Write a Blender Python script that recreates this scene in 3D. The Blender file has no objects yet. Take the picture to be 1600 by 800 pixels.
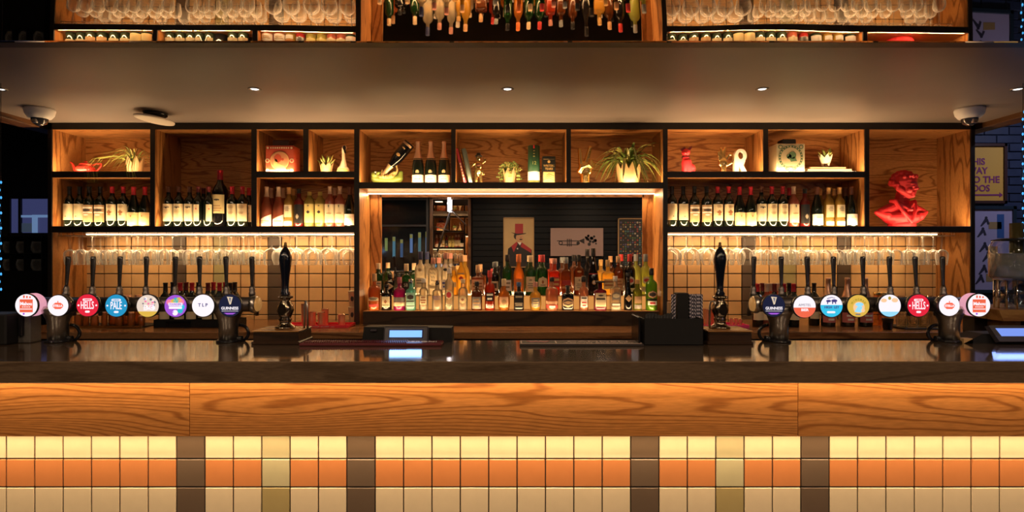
import bpy, bmesh, math, random
from mathutils import Vector, Matrix
random.seed(7)
scene = bpy.context.scene
COL = scene.collection
PI = math.pi
# ------------------------------------------------------------------ camera, world, exposure
F, CX, CY, EYE = 900.0, 799.0, 400.0, 1.48          # focal length in pixels of the 1600x800 frame, eye height
cam_d = bpy.data.cameras.new('camera'); cam = bpy.data.objects.new('camera', cam_d); COL.objects.link(cam)
cam_d.sensor_width = 36.0; cam_d.lens = 36.0 * F / 1600.0; cam_d.shift_x = 1.0 / 1600.0
cam_d.clip_start = 0.02; cam_d.clip_end = 60
cam.location = (0, 0, EYE); cam.rotation_euler = (PI / 2, 0, 0)
scene.camera = cam
world = bpy.data.worlds.new('room_dark'); scene.world = world; world.use_nodes = True
world.node_tree.nodes['Background'].inputs[0].default_value = (0.30, 0.36, 0.50, 1)
world.node_tree.nodes['Background'].inputs[1].default_value = 0.010
scene.view_settings.view_transform = 'Standard'; scene.view_settings.look = 'None'
scene.view_settings.exposure = 0.0; scene.view_settings.gamma = 1.0; scene.view_settings.use_curve_mapping = False
try:
    scene.cycles.transparent_max_bounces = 32; scene.cycles.max_bounces = 10; scene.cycles.glossy_bounces = 6
    scene.cycles.sample_clamp_indirect = 4.0
except Exception: pass
WARM = (1.0, 0.64, 0.31)
def PX(px, Y): return (px - CX) * Y / F
def PZ(py, Y): return EYE - (py - CY) * Y / F

def light(name, kind, loc, rot, power, color=WARM, sx=0.1, sy=0.1, parent=None, spot=None, spread=None):
    d = bpy.data.lights.new(name, kind); d.energy = power; d.color = color
    if kind == 'AREA':
        d.shape = 'RECTANGLE'; d.size = sx; d.size_y = sy
        if spread: d.spread = spread
    if kind == 'SPOT': d.spot_size = spot or 1.5; d.spot_blend = 0.7; d.shadow_soft_size = 0.02
    if kind == 'POINT': d.shadow_soft_size = sx
    o = bpy.data.objects.new(name, d); COL.objects.link(o); o.location = loc; o.rotation_euler = rot
    if parent is not None: setparent(o, parent)
    return o
def setparent(o, p):
    o.parent = p; o.matrix_parent_inverse = Matrix.Translation(p.location).inverted()
# large soft light of the room behind the camera: added fill lamps over the seats and on the wall
# (built further below)

# ------------------------------------------------------------------ materials
MATS = {}
def nt(name):
    m = bpy.data.materials.new(name); m.use_nodes = True; t = m.node_tree
    for n in list(t.nodes): t.nodes.remove(n)
    out = t.nodes.new('ShaderNodeOutputMaterial'); return m, t, out
def mat(name, color, rough=0.5, metal=0.0, spec=0.5, emit=0.0, ecol=None, coat=0.0, noise=0.0, nscale=30.0):
    if name in MATS: return MATS[name]
    m, t, out = nt(name); b = t.nodes.new('ShaderNodeBsdfPrincipled')
    b.inputs['Base Color'].default_value = (*color, 1); b.inputs['Roughness'].default_value = rough
    b.inputs['Metallic'].default_value = metal; b.inputs['Specular IOR Level'].default_value = spec
    b.inputs['Coat Weight'].default_value = coat
    if emit:
        b.inputs['Emission Color'].default_value = (*(ecol or color), 1); b.inputs['Emission Strength'].default_value = emit
    if noise:
        tc = t.nodes.new('ShaderNodeTexCoord'); n = t.nodes.new('ShaderNodeTexNoise'); n.inputs['Scale'].default_value = nscale; n.inputs['Detail'].default_value = 4
        oi = t.nodes.new('ShaderNodeObjectInfo'); ad = t.nodes.new('ShaderNodeVectorMath'); ad.operation = 'ADD'
        t.links.new(tc.outputs['Object'], ad.inputs[0]); t.links.new(oi.outputs['Random'], ad.inputs[1]); t.links.new(ad.outputs[0], n.inputs['Vector'])
        mr = t.nodes.new('ShaderNodeMapRange'); mr.inputs['To Min'].default_value = 1 - noise; mr.inputs['To Max'].default_value = 1 + noise
        t.links.new(n.outputs['Fac'], mr.inputs['Value'])
        mx = t.nodes.new('ShaderNodeMix'); mx.data_type = 'RGBA'; mx.blend_type = 'MULTIPLY'; mx.inputs['Factor'].default_value = 1
        mx.inputs['A'].default_value = (*color, 1); t.links.new(mr.outputs['Result'], mx.inputs['B']); t.links.new(mx.outputs['Result'], b.inputs['Base Color'])
        mr2 = t.nodes.new('ShaderNodeMapRange'); mr2.inputs['To Min'].default_value = max(0.02, rough - .08); mr2.inputs['To Max'].default_value = min(1, rough + .08)
        t.links.new(n.outputs['Fac'], mr2.inputs['Value']); t.links.new(mr2.outputs['Result'], b.inputs['Roughness'])
    t.links.new(b.outputs[0], out.inputs[0]); MATS[name] = m; return m
def emat(name, color, s):
    return mat(name, (0.02, 0.02, 0.02), 0.3, emit=s, ecol=color)
def wood(name, light_c, dark_c, axis='x', rough=0.35, freq=9.0, spec=0.4, along=0.7, across=6.0, coat=0.0, bump=.12):
    """Procedural oak: contour lines of a stretched noise give cathedral grain; fibres run along AXIS."""
    if name in MATS: return MATS[name]
    m, t, out = nt(name); N = t.nodes.new; L = t.links.new
    b = N('ShaderNodeBsdfPrincipled'); b.inputs['Roughness'].default_value = rough; b.inputs['Specular IOR Level'].default_value = spec; b.inputs['Coat Weight'].default_value = coat; b.inputs['Coat Roughness'].default_value = .07
    tc = N('ShaderNodeTexCoord'); oi = N('ShaderNodeObjectInfo')
    ml = N('ShaderNodeMath'); ml.operation = 'MULTIPLY'; ml.inputs[1].default_value = 37.0; L(oi.outputs['Random'], ml.inputs[0])
    ad = N('ShaderNodeVectorMath'); ad.operation = 'ADD'; L(tc.outputs['Object'], ad.inputs[0]); L(ml.outputs[0], ad.inputs[1])
    mp = N('ShaderNodeMapping'); s = {'x': (along, across, across), 'y': (across, along, across), 'z': (across, across, along)}[axis]
    mp.inputs['Scale'].default_value = s; L(ad.outputs[0], mp.inputs['Vector'])
    n1 = N('ShaderNodeTexNoise'); n1.inputs['Scale'].default_value = 1.0; n1.inputs['Detail'].default_value = 2.5; n1.inputs['Roughness'].default_value = 0.45; L(mp.outputs[0], n1.inputs['Vector'])
    m2 = N('ShaderNodeMath'); m2.operation = 'MULTIPLY'; m2.inputs[1].default_value = freq * 6.28; L(n1.outputs['Fac'], m2.inputs[0])
    n2 = N('ShaderNodeTexNoise'); n2.inputs['Scale'].default_value = 22.0; n2.inputs['Detail'].default_value = 3; L(mp.outputs[0], n2.inputs['Vector'])
    m3 = N('ShaderNodeMath'); m3.operation = 'MULTIPLY_ADD'; m3.inputs[1].default_value = 2.2; L(n2.outputs['Fac'], m3.inputs[0]); L(m2.outputs[0], m3.inputs[2])
    si = N('ShaderNodeMath'); si.operation = 'SINE'; L(m3.outputs[0], si.inputs[0])
    r = N('ShaderNodeValToRGB'); L(si.outputs[0], r.inputs['Fac'])
    r.color_ramp.elements[0].position = 0.0; r.color_ramp.elements[0].color = (*light_c, 1)
    e = r.color_ramp.elements.new(0.45); e.color = (*[a * .88 + d * .12 for a, d in zip(light_c, dark_c)], 1)
    r.color_ramp.elements[2].position = 1.0; r.color_ramp.elements[2].color = (*dark_c, 1)
    n3 = N('ShaderNodeTexNoise'); n3.inputs['Scale'].default_value = 60.0; n3.inputs['Detail'].default_value = 2; L(mp.outputs[0], n3.inputs['Vector'])
    mr = N('ShaderNodeMapRange'); mr.inputs['From Min'].default_value = .3; mr.inputs['From Max'].default_value = .7; mr.inputs['To Min'].default_value = .80; mr.inputs['To Max'].default_value = 1.1; L(n3.outputs['Fac'], mr.inputs['Value'])
    mx = N('ShaderNodeMix'); mx.data_type = 'RGBA'; mx.blend_type = 'MULTIPLY'; mx.inputs['Factor'].default_value = 1
    L(r.outputs['Color'], mx.inputs['A']); L(mr.outputs['Result'], mx.inputs['B']); L(mx.outputs['Result'], b.inputs['Base Color'])
    bp = N('ShaderNodeBump'); bp.inputs['Strength'].default_value = bump; bp.inputs['Distance'].default_value = .002; L(n3.outputs['Fac'], bp.inputs['Height']); L(bp.outputs[0], b.inputs['Normal'])
    L(b.outputs[0], out.inputs[0]); MATS[name] = m; return m
def clear_glass(name, tint=(.96, .96, .94), edge=0.75, base=0.05, power=2.5, rough=0.03, rim_white=0.0):
    if name in MATS: return MATS[name]
    m, t, out = nt(name); N = t.nodes.new; L = t.links.new
    tr = N('ShaderNodeBsdfTransparent'); tr.inputs[0].default_value = (*tint, 1)
    gl = N('ShaderNodeBsdfGlossy'); gl.inputs['Roughness'].default_value = rough; gl.inputs['Color'].default_value = (1, 1, 1, 1)
    lw = N('ShaderNodeLayerWeight'); lw.inputs['Blend'].default_value = 0.5
    pw = N('ShaderNodeMath'); pw.operation = 'POWER'; pw.inputs[1].default_value = power; L(lw.outputs['Facing'], pw.inputs[0])
    ma = N('ShaderNodeMath'); ma.operation = 'MULTIPLY_ADD'; ma.inputs[1].default_value = edge; ma.inputs[2].default_value = base; L(pw.outputs[0], ma.inputs[0])
    df = N('ShaderNodeBsdfDiffuse'); df.inputs[0].default_value = (.9, .9, .9, 1)  # white edge colour stands in for the bright outlines of refracted light
    ed = N('ShaderNodeMixShader'); ed.inputs[0].default_value = rim_white; L(gl.outputs[0], ed.inputs[1]); L(df.outputs[0], ed.inputs[2])
    mx = N('ShaderNodeMixShader'); L(ma.outputs[0], mx.inputs[0]); L(tr.outputs[0], mx.inputs[1]); L(ed.outputs[0], mx.inputs[2])
    L(mx.outputs[0], out.inputs[0]); MATS[name] = m; return m
def liquor(name, color, clear=0.5, rough=0.06):
    """Coloured bottle with its contents: part lets light straight through, part scatters it."""
    if name in MATS: return MATS[name]
    m, t, out = nt(name); N = t.nodes.new; L = t.links.new
    tr = N('ShaderNodeBsdfTransparent'); tr.inputs[0].default_value = (*[c ** .6 for c in color], 1)
    tl = N('ShaderNodeBsdfTranslucent'); tl.inputs[0].default_value = (*color, 1)
    df = N('ShaderNodeBsdfDiffuse'); df.inputs[0].default_value = (*color, 1)
    a = N('ShaderNodeMixShader'); a.inputs[0].default_value = .4; L(tl.outputs[0], a.inputs[1]); L(df.outputs[0], a.inputs[2])
    c = N('ShaderNodeMixShader'); c.inputs[0].default_value = clear; L(a.outputs[0], c.inputs[1]); L(tr.outputs[0], c.inputs[2])
    gl = N('ShaderNodeBsdfGlossy'); gl.inputs['Roughness'].default_value = rough
    fr = N('ShaderNodeFresnel'); fr.inputs['IOR'].default_value = 1.5
    mx = N('ShaderNodeMixShader'); L(fr.outputs[0], mx.inputs[0]); L(c.outputs[0], mx.inputs[1]); L(gl.outputs[0], mx.inputs[2])
    L(mx.outputs[0], out.inputs[0]); MATS[name] = m; return m

# ------------------------------------------------------------------ mesh builder
def ring_pt(th, n):
    c, s = math.cos(th), math.sin(th)
    if n == 2: return c, s
    return math.copysign(abs(c) ** (2.0 / n), c), math.copysign(abs(s) ** (2.0 / n), s)
class MB:
    def __init__(s): s.v = []; s.f = []; s.mi = []; s.sm = []
    def add(s, vs, fs, mi=0, smooth=False):
        o = len(s.v); s.v += [tuple(p) for p in vs]
        for f in fs: s.f.append([i + o for i in f]); s.mi.append(mi); s.sm.append(smooth)
        return s
    def box(s, x0, x1, y0, y1, z0, z1, mi=0, bev=0.0):
        if bev <= 0:
            vs = [(x0,y0,z0),(x1,y0,z0),(x1,y1,z0),(x0,y1,z0),(x0,y0,z1),(x1,y0,z1),(x1,y1,z1),(x0,y1,z1)]
            return s.add(vs, [(0,3,2,1),(4,5,6,7),(0,1,5,4),(1,2,6,5),(2,3,7,6),(3,0,4,7)], mi)
        b = bev; X = (x0, x1); Y = (y0, y1); Z = (z0, z1); vs = []; idx = {}
        for i in (0, 1):
            for j in (0, 1):
                for k in (0, 1):
                    sx, sy, sz = (1 if i == 0 else -1), (1 if j == 0 else -1), (1 if k == 0 else -1)
                    for a, d in enumerate(((0, b, b), (b, 0, b), (b, b, 0))):
                        idx[i, j, k, a] = len(vs); vs.append((X[i] + sx * d[0], Y[j] + sy * d[1], Z[k] + sz * d[2]))
        fs = []
        for i in (0, 1):
            fs.append([idx[i,0,0,0], idx[i,1,0,0], idx[i,1,1,0], idx[i,0,1,0]][::1 if i else -1])
            fs.append([idx[0,i,0,1], idx[0,i,1,1], idx[1,i,1,1], idx[1,i,0,1]][::1 if i else -1])
            fs.append([idx[0,0,i,2], idx[1,0,i,2], idx[1,1,i,2], idx[0,1,i,2]][::1 if i else -1])
        for i in (0, 1):
            for j in (0, 1):
                fs.append([idx[i,j,0,0], idx[i,j,1,0], idx[i,j,1,1], idx[i,j,0,1]][::1 if i != j else -1])
                fs.append([idx[0,i,j,1], idx[1,i,j,1], idx[1,i,j,2], idx[0,i,j,2]][::1 if i != j else -1])
                fs.append([idx[i,0,j,2], idx[i,1,j,2], idx[i,1,j,0], idx[i,0,j,0]][::1 if i == j else -1])
                for k in (0, 1):
                    fs.append([idx[i,j,k,0], idx[i,j,k,1], idx[i,j,k,2]][::1 if (i + j + k) % 2 else -1])
        return s.add(vs, fs, mi)
    def lathe(s, prof, seg=20, c=(0, 0, 0), mi=0, n=2, sx=1.0, sy=1.0, smooth=True, a0=0.0):
        vs = []; fs = []; rows = []
        for r, z in prof:
            if r <= 1e-6: rows.append([len(vs)]); vs.append((c[0], c[1], c[2] + z))
            else:
                row = []
                for k in range(seg):
                    u, w = ring_pt(a0 + 2 * PI * k / seg, n)
                    row.append(len(vs)); vs.append((c[0] + r * u * sx, c[1] + r * w * sy, c[2] + z))
                rows.append(row)
        for a, b in zip(rows, rows[1:]):
            for k in range(seg):
                k2 = (k + 1) % seg
                if len(a) == 1 and len(b) == 1: break
                if len(a) == 1: fs.append((a[0], b[k2], b[k]))
                elif len(b) == 1: fs.append((a[k], a[k2], b[0]))
                else: fs.append((a[k], a[k2], b[k2], b[k]))
        return s.add(vs, fs, mi, smooth)
    def tube(s, pts, r, seg=8, mi=0, caps=True):
        pts = [Vector(p) for p in pts]; R = r if isinstance(r, (list, tuple)) else [r] * len(pts)
        vs = []; fs = []; up = Vector((0, 0, 1)); prev = None
        for i, p in enumerate(pts):
            d = (pts[min(i + 1, len(pts) - 1)] - pts[max(i - 1, 0)]).normalized()
            if prev is None:
                a = d.cross(up) if abs(d.dot(up)) < .95 else d.cross(Vector((1, 0, 0)))
            else: a = prev - d * prev.dot(d)
            a.normalize(); prev = a; b = d.cross(a)
            for k in range(seg):
                t = 2 * PI * k / seg; vs.append(p + (a * math.cos(t) + b * math.sin(t)) * R[i])
        for i in range(len(pts) - 1):
            for k in range(seg):
                k2 = (k + 1) % seg; fs.append((i*seg+k, i*seg+k2, (i+1)*seg+k2, (i+1)*seg+k))
        s.add(vs, fs, mi, True)
        if caps:
            o = len(s.v) - len(vs)
            s.f.append([o + k for k in range(seg)][::-1]); s.mi.append(mi); s.sm.append(False)
            o2 = o + (len(pts) - 1) * seg
            s.f.append([o2 + k for k in range(seg)]); s.mi.append(mi); s.sm.append(False)
        return s
    def sphere(s, c, r, mi=0, seg=12, rings=8):
        rr = r if isinstance(r, (list, tuple)) else (r, r, r)
        prof = [(math.sin(PI * k / rings), -math.cos(PI * k / rings)) for k in range(rings + 1)]
        o = len(s.v); s.lathe(prof, seg, (0, 0, 0), mi)
        for i in range(o, len(s.v)):
            x, y, z = s.v[i]; s.v[i] = (c[0] + x * rr[0], c[1] + y * rr[1], c[2] + z * rr[2])
        return s
    def prism(s, pts, y0, y1, mi=0):
        """Extrude a polygon drawn in (x, z) between y0 (front) and y1."""
        n = len(pts); vs = [(x, y0, z) for x, z in pts] + [(x, y1, z) for x, z in pts]
        fs = [list(range(n)), list(range(2 * n - 1, n - 1, -1))] + [(i, n + i, n + (i + 1) % n, (i + 1) % n) for i in range(n)]
        return s.add(vs, fs, mi)
    def disc(s, u, w, r, y0, y1, mi=0, seg=20, rw=None):
        return s.prism([(u + r * math.cos(2*PI*k/seg), w + (rw or r) * math.sin(2*PI*k/seg)) for k in range(seg)], y0, y1, mi)
    def blade(s, pts, w, mi=0):
        """A leaf strip along PTS with a shallow keel; W is the half width at mid length."""
        pts = [Vector(p) for p in pts]; n = len(pts); vs = []; fs = []
        for i, p in enumerate(pts):
            d = (pts[min(i+1, n-1)] - pts[max(i-1, 0)]).normalized(); side = d.cross(Vector((0, 0, 1)))
            if side.length < .05: side = Vector((1, 0, 0))
            side.normalize(); nn = side.cross(d); t = i / (n - 1); ww = w * (math.sin(PI * min(1, .25 + .75 * t)) * .9 + .06)
            vs += [p - side * ww + nn * ww * .35, p, p + side * ww + nn * ww * .35]
        for i in range(n - 1):
            a = 3 * i; fs += [(a, a+1, a+4, a+3), (a+1, a+2, a+5, a+4)]
        return s.add(vs, fs, mi, True)
    def xform(s, M, start=0):
        for i in range(start, len(s.v)): s.v[i] = tuple(M @ Vector(s.v[i]))
        return s
    def mesh(s, name, mats):
        me = bpy.data.meshes.new(name); me.from_pydata(s.v, [], s.f)
        for m in mats: me.materials.append(m)
        me.polygons.foreach_set('material_index', s.mi); me.polygons.foreach_set('use_smooth', s.sm); me.update(); return me
def obj(name, mb, mats, parent=None, loc=None, rot=None, world=False):
    if not isinstance(mats, (list, tuple)): mats = [mats]
    me = mb.mesh(name, mats) if isinstance(mb, MB) else mb
    o = bpy.data.objects.new(name, me); COL.objects.link(o)
    if loc is not None: o.location = loc
    if rot is not None: o.rotation_euler = rot
    if parent is not None:
        if world: setparent(o, parent)
        else: o.parent = parent
    return o
def tag(o, label, cat, group=None, kind=None):
    o['label'] = label
    if cat: o['category'] = cat
    if group: o['group'] = group
    if kind: o['kind'] = kind
    return o
def thing(name, label, cat, loc=(0, 0, 0), group=None, rotz=0.0):
    o = bpy.data.objects.new(name, None); COL.objects.link(o); o.location = loc; o.rotation_euler = (0, 0, rotz)
    o.empty_display_size = .05
    return tag(o, label, cat, group)
def struct(name, mb, mats, label=None):
    o = obj(name, mb, mats); o['kind'] = 'structure'
    if label: o['label'] = label
    return o
def clone(root, loc, label, group=None, rotz=None):
    kids = {}
    for o in root.children_recursive: kids.setdefault(o.parent.name, []).append(o)
    def cp(o, par):
        c = o.copy(); COL.objects.link(c); c.parent = par
        for k in kids.get(o.name, []): cp(k, c)
        return c
    r = cp(root, None); r.location = loc; r['label'] = label
    if group: r['group'] = group
    if rotz is not None: r.rotation_euler = (0, 0, rotz)
    return r
_TXT = {}
def text(s, size, m, parent, loc, name='lettering', sx=1.0, rot=(PI/2, 0, 0), ext=0.0006, bold=0.0, align='CENTER', world=False):
    key = (s, round(size, 5), m.name, ext, bold, align)
    if key not in _TXT:
        c = bpy.data.curves.new(name, 'FONT'); c.body = s; c.size = size; c.extrude = ext; c.offset = bold
        c.align_x = align; c.align_y = 'CENTER'; c.resolution_u = 3
        t = bpy.data.objects.new('tmp', c); me = bpy.data.meshes.new_from_object(t); me.name = name
        me.materials.clear(); me.materials.append(m); bpy.data.objects.remove(t); _TXT[key] = me
    o = bpy.data.objects.new(name, _TXT[key]); COL.objects.link(o); o.location = loc; o.rotation_euler = rot; o.scale = (sx, 1, 1)
    if parent is not None:
        if world: setparent(o, parent)
        else: o.parent = parent
    return o
def blobs(name, parts, m, voxel, parent=None, loc=(0,0,0), smooth=2, rotz=0):
    """One continuous surface from overlapping balls and tapering limbs (voxel remesh, then smoothed)."""
    mb = MB()
    for p in parts:
        if p[0] == 'e': mb.sphere(p[1], p[2], seg=14, rings=10)
        else:
            a, b, ra, rb = Vector(p[1]), Vector(p[2]), p[3], p[4]; n = max(2, int((b - a).length / (min(ra, rb) * .5)) + 1)
            for k in range(n + 1):
                t = k / n; mb.sphere(a.lerp(b, t), ra + (rb - ra) * t, seg=10, rings=6)
    o = obj(name, mb, m); md = o.modifiers.new('r', 'REMESH'); md.mode = 'VOXEL'; md.voxel_size = voxel; md.use_smooth_shade = True
    ms = o.modifiers.new('s', 'SMOOTH'); ms.iterations = smooth; ms.factor = .5
    dg = bpy.context.evaluated_depsgraph_get(); me = bpy.data.meshes.new_from_object(o.evaluated_get(dg)); o.modifiers.clear(); o.data = me
    me.polygons.foreach_set('use_smooth', [True] * len(me.polygons))
    o.location = loc; o.rotation_euler = (0, 0, rotz)
    if parent is not None: o.parent = parent
    return o
ORD = 'first second third fourth fifth sixth seventh eighth ninth tenth eleventh twelfth thirteenth fourteenth fifteenth sixteenth seventeenth eighteenth nineteenth twentieth'.split()
# ------------------------------------------------------------------ common materials
OAK_L, OAK_D = (.46, .205, .062), (.20, .07, .016)
M_panel = wood('oak_panel_horizontal', (.46, .19, .05), (.26, .092, .021), 'x', .38, 74.0, along=.30, across=3.0)
M_oakx = wood('oak_shelf_horizontal', OAK_L, (.23, .08, .019), 'x', .42, 30.0, along=.6, across=4.5)
M_oakz = wood('oak_upright_vertical', OAK_L, OAK_D, 'z', .42, 12.0, along=.7, across=4.5)
M_edge = mat('black_stained_edge', (.018, .013, .010), .45, noise=.3, nscale=12)
M_black = mat('black_plastic', (.006, .006, .0065), .6, spec=.3)
M_gloss = mat('black_gloss', (.008, .008, .010), .15)
M_pewter = mat('dark_pewter', (.20, .18, .17), .42, metal=1.0)
M_steel = mat('brushed_steel', (.62, .58, .54), .30, metal=1.0)
M_chrome = mat('chrome', (.75, .74, .72), .08, metal=1.0)
M_gold = mat('gold_glaze', (.83, .55, .20), .22, metal=1.0)
M_copper = mat('copper', (.88, .48, .30), .36, metal=.75)
M_led = emat('warm_led', (1.0, .74, .42), 6.0)
M_glass = clear_glass('drinking_glass', (.97, .97, .96), .98, .04, 1.9, .03, .7)
M_paint = mat('soffit_paint', (.25, .205, .180), .40, noise=.05, nscale=3)
M_cream = mat('cream_paper', (.78, .66, .46), .7, noise=.06, nscale=60)
M_white = mat('white_paper', (.82, .78, .72), .7)
M_ink = mat('dark_ink', (.03, .025, .02), .6)
M_red = mat('red_glaze', (.62, .025, .03), .35)
# ------------------------------------------------------------------ layout (metres, y away from the camera)
Y_CF, Y_PAN, Y_TILE, Y_CB = 1.94, 2.00, 2.07, 2.43      # counter front, wood panel, tiles, counter back
Z_C = PZ(565, Y_CF)                                     # counter top
Y_SH, Y_W = 4.15, 4.49                                  # shelving front, wall behind
Z_BC = PZ(499, Y_W)                                     # back counter top
Z_SOF = EYE + .959
ZW = PZ(355, Y_SH); ZU = PZ(269.3, Y_SH); ZM = PZ(286.3, Y_SH); ZT = PZ(202, Y_SH)
def XS(px): return PX(px, Y_SH)

# floor, ceiling, walls of the room
struct('floor', MB().box(-6, 6, -.45, 6.4, -.05, 0), mat('floor_dark', (.05, .04, .035), .5, noise=.3, nscale=5), 'dark floor of the bar room')
M_dark = mat('dark_blue_wall', (.018, .026, .038), .6)
struct('ceiling', MB().box(-6, 6, -.45, 6.4, 2.95, 3.0), mat('ceiling_dark', (.03, .03, .035), .8), 'dark high ceiling of the room')
struct('ceiling_2', MB().box(-3.6, 3.6, -.45, 1.45, 2.46, 2.5), mat('ceiling_seating', (.035, .035, .04), .8), 'dark lowered ceiling over the seats')
wl = struct('wall_left', MB().box(-6.0, -5.95, -.45, 6.4, 0, 2.95), M_dark, 'dark wall at the far left')
struct('wall_right', MB().box(5.95, 6.0, -.45, 6.4, 0, 2.95), M_dark, 'dark wall at the far right')
# soffit over the bartender's aisle
sof = struct('ceiling_3', MB().box(-3.39, 3.39, 2.60, Y_W + .02, Z_SOF, Z_SOF + .16), M_paint, 'smooth painted soffit above the bar aisle')
struct('trim_1', MB().box(-3.5, 3.5, 2.56, 2.63, Z_SOF - .009, Z_SOF + .16, bev=.003), M_edge, 'dark front edge of the soffit')
for i, s in ((2, -1), (3, 1)):
    struct('trim_%d' % i, MB().box(min(s*3.39, s*3.53), max(s*3.39, s*3.53), 2.56, Y_W + .02, Z_SOF - .035, Z_SOF + .16, bev=.004), M_oakx if i == 9 else wood('oak_beam', (.12, .05, .018), (.04, .014, .005), 'y', .5), 'dark oak beam along the side of the soffit, %s side' % ('left' if s < 0 else 'right'))
# rippled mirror panel on the ceiling in front of the soffit
mb = MB(); NX, NY = 150, 60; x0, x1, y0, y1 = -3.3, 3.3, 1.45, 2.56
def mz(x, y):
    w = math.sin(x*4.1 + 1.0) * math.sin(y*5.3 + x*1.3) * .0007 + math.sin(x*8.7 + y*4.0 + .6) * .00018 + math.sin(x*2.3 - .8) * .0008
    return Z_SOF - .004 + .0165 * (y1 - y) + w
for j in range(NY + 1):
    for i in range(NX + 1):
        x = x0 + (x1-x0)*i/NX; y = y0 + (y1-y0)*j/NY; mb.v.append((x, y, mz(x, y)))
for j in range(NY):
    for i in range(NX):
        a = j*(NX+1)+i; mb.f.append((a, a+NX+1, a+NX+2, a+1)); mb.mi.append(0); mb.sm.append(True)
cm = obj('ceiling_mirror', mb, mat('bronze_mirror', (.80, .68, .56), .015, metal=1.0))
tag(cm, 'rippled bronze mirror panel on the ceiling in front of the soffit', 'mirror')
md = cm.modifiers.new('thick', 'SOLIDIFY'); md.thickness = .006; md.offset = 1.0
# downlights in the soffit
M_lens = emat('downlight_lens', (1.0, .93, .85), 2.2)
for k, (px, w) in enumerate(((0, 'far left'), (398, 'left of centre'), (793, 'middle'), (1191, 'right of centre'), (1590, 'far right'))):
    Y = .959 * F / (400 - 139); x = PX(px, Y)
    t = thing('downlight', 'small recessed downlight in the soffit, %s' % w, 'downlight', (x, Y, Z_SOF), 'downlights in the soffit')
    obj('bezel', MB().lathe([(.022, -.001), (.026, -.004), (.032, -.005), (.037, -.002), (.038, .003)], 24), M_pewter, t)
    obj('lens', MB().lathe([(.0, -.003), (.018, -.003), (.023, -.001)], 20), M_lens, t)
    light('downlight_lamp', 'SPOT', (x, Y, Z_SOF - .01), (0, 0, 0), 2.0, (1, .75, .5), parent=t, spot=1.9)
# disc sensor / access point, two dome cameras
Y = 3.86; t = thing('ceiling_disc', 'pale round disc fitting tilted below the soffit above the left shelves', 'ceiling fitting', (PX(243, Y), Y, Z_SOF))
obj('mount', MB().lathe([(.0, .0), (.075, 0), (.07, -.02), (.04, -.03), (0, -.03)], 24), M_gloss, t)
d = obj('disc', MB().lathe([(0, .006), (.10, .006), (.12, 0), (.118, -.008), (.09, -.012), (0, -.013)], 36), mat('disc_white', (.75, .66, .55), .5), t, loc=(0, -.01, -.045), rot=(math.radians(-4), math.radians(7), 0))
for px, w in ((62, 'left'), (1515, 'right')):
    Y = 3.75; s = -1 if px < 800 else 1
    t = thing('dome_camera', 'white dome security camera under the soffit above the %s end of the shelves' % w, 'security camera', (PX(px, Y), Y, Z_SOF - .035 if abs(PX(px, Y)) > 3.39 else Z_SOF), 'dome cameras')
    obj('housing', MB().lathe([(0, 0), (.083, 0), (.085, -.012), (.078, -.04), (.062, -.062), (.05, -.066), (0, -.066)], 32), mat('camera_white', (.92, .88, .86), .4), t)
    obj('dome', MB().lathe([(.047, -.064), (.045, -.08), (.035, -.098), (.018, -.108), (0, -.111)], 24), mat('dome_smoked', (.05, .05, .06), .05, coat=1), t)
    obj('lens_unit', MB().box(-.016, .016, -.05, -.02, -.10, -.075, bev=.004), M_steel, t)
# ------------------------------------------------------------------ bar counter
bar = thing('bar_counter', 'long bar counter with dark polished top, oak fascia and tiled front', 'bar counter', (0, 2.2, 0))
M_top = wood('dark_polished_top', (.115, .078, .048), (.082, .054, .033), 'x', .11, 12.0, spec=.65, along=.5, across=5, coat=1.0, bump=.02)
obj('worktop', MB().box(-3.6, 3.6, Y_CF, Y_CB, PZ(599, Y_CF), Z_C, bev=.004), M_top, bar, world=True)
obj('carcass', MB().box(-3.6, 3.6, Y_TILE + .012, Y_CB - .03, 0, PZ(599, Y_CF)), M_edge, bar, world=True)
zp0, zp1 = PZ(682, Y_PAN), PZ(599, Y_CF) - .001
for a, b in ((-900, 296), (296, 1247), (1247, 2500)):
    obj('oak_plank', MB().box(PX(a, Y_PAN) + .0008, PX(b, Y_PAN) - .0008, Y_PAN, Y_PAN + .02, zp0, zp1, bev=.0012), M_panel, bar, world=True)
P = 44.37 * Y_TILE / F; bz = .751
def tmat(n, c): return mat('tile_' + n, c, .38, noise=.06, nscale=25)
T_cream, T_terra, T_dark = tmat('cream', (.78, .66, .47)), tmat('terracotta', (.60, .235, .085)), tmat('umber', (.135, .095, .068))
T_sage, T_olive = tmat('sage', (.50, .47, .30)), tmat('olive', (.43, .35, .16))
def tile_mesh(name, p, m, g=.0044): return MB().box(-p/2 + g/2, p/2 - g/2, 0, .012, -p/2 + g/2, p/2 - g/2, bev=.0016).mesh(name, [m])
TM = {m.name: tile_mesh('tile', P, m) for m in (T_cream, T_terra, T_dark, T_sage, T_olive)}
obj('grout', MB().box(-3.6, 3.6, Y_TILE + .004, Y_TILE + .013, 0, .90), mat('grout_dark', (.020, .014, .010), .9), bar, world=True)
x_d0 = PX(275.5, Y_TILE)
for r in range(-2, 3):                       # rows, bottom to top; row 2 is half hidden behind the oak
    for c in range(-15, 38):
        k = c % 16; row = r
        m = T_dark if k in (0, 6) else (T_sage if row >= 1 else T_olive) if k == 3 else (T_terra if row == 1 else T_cream)
        o = bpy.data.objects.new('tile', TM[m.name]); COL.objects.link(o)
        o.location = (x_d0 + (c + .5) * P, Y_TILE + random.uniform(-.0004, .0004), bz + (r - 1.5 + .0) * P); setparent(o, bar)
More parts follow.
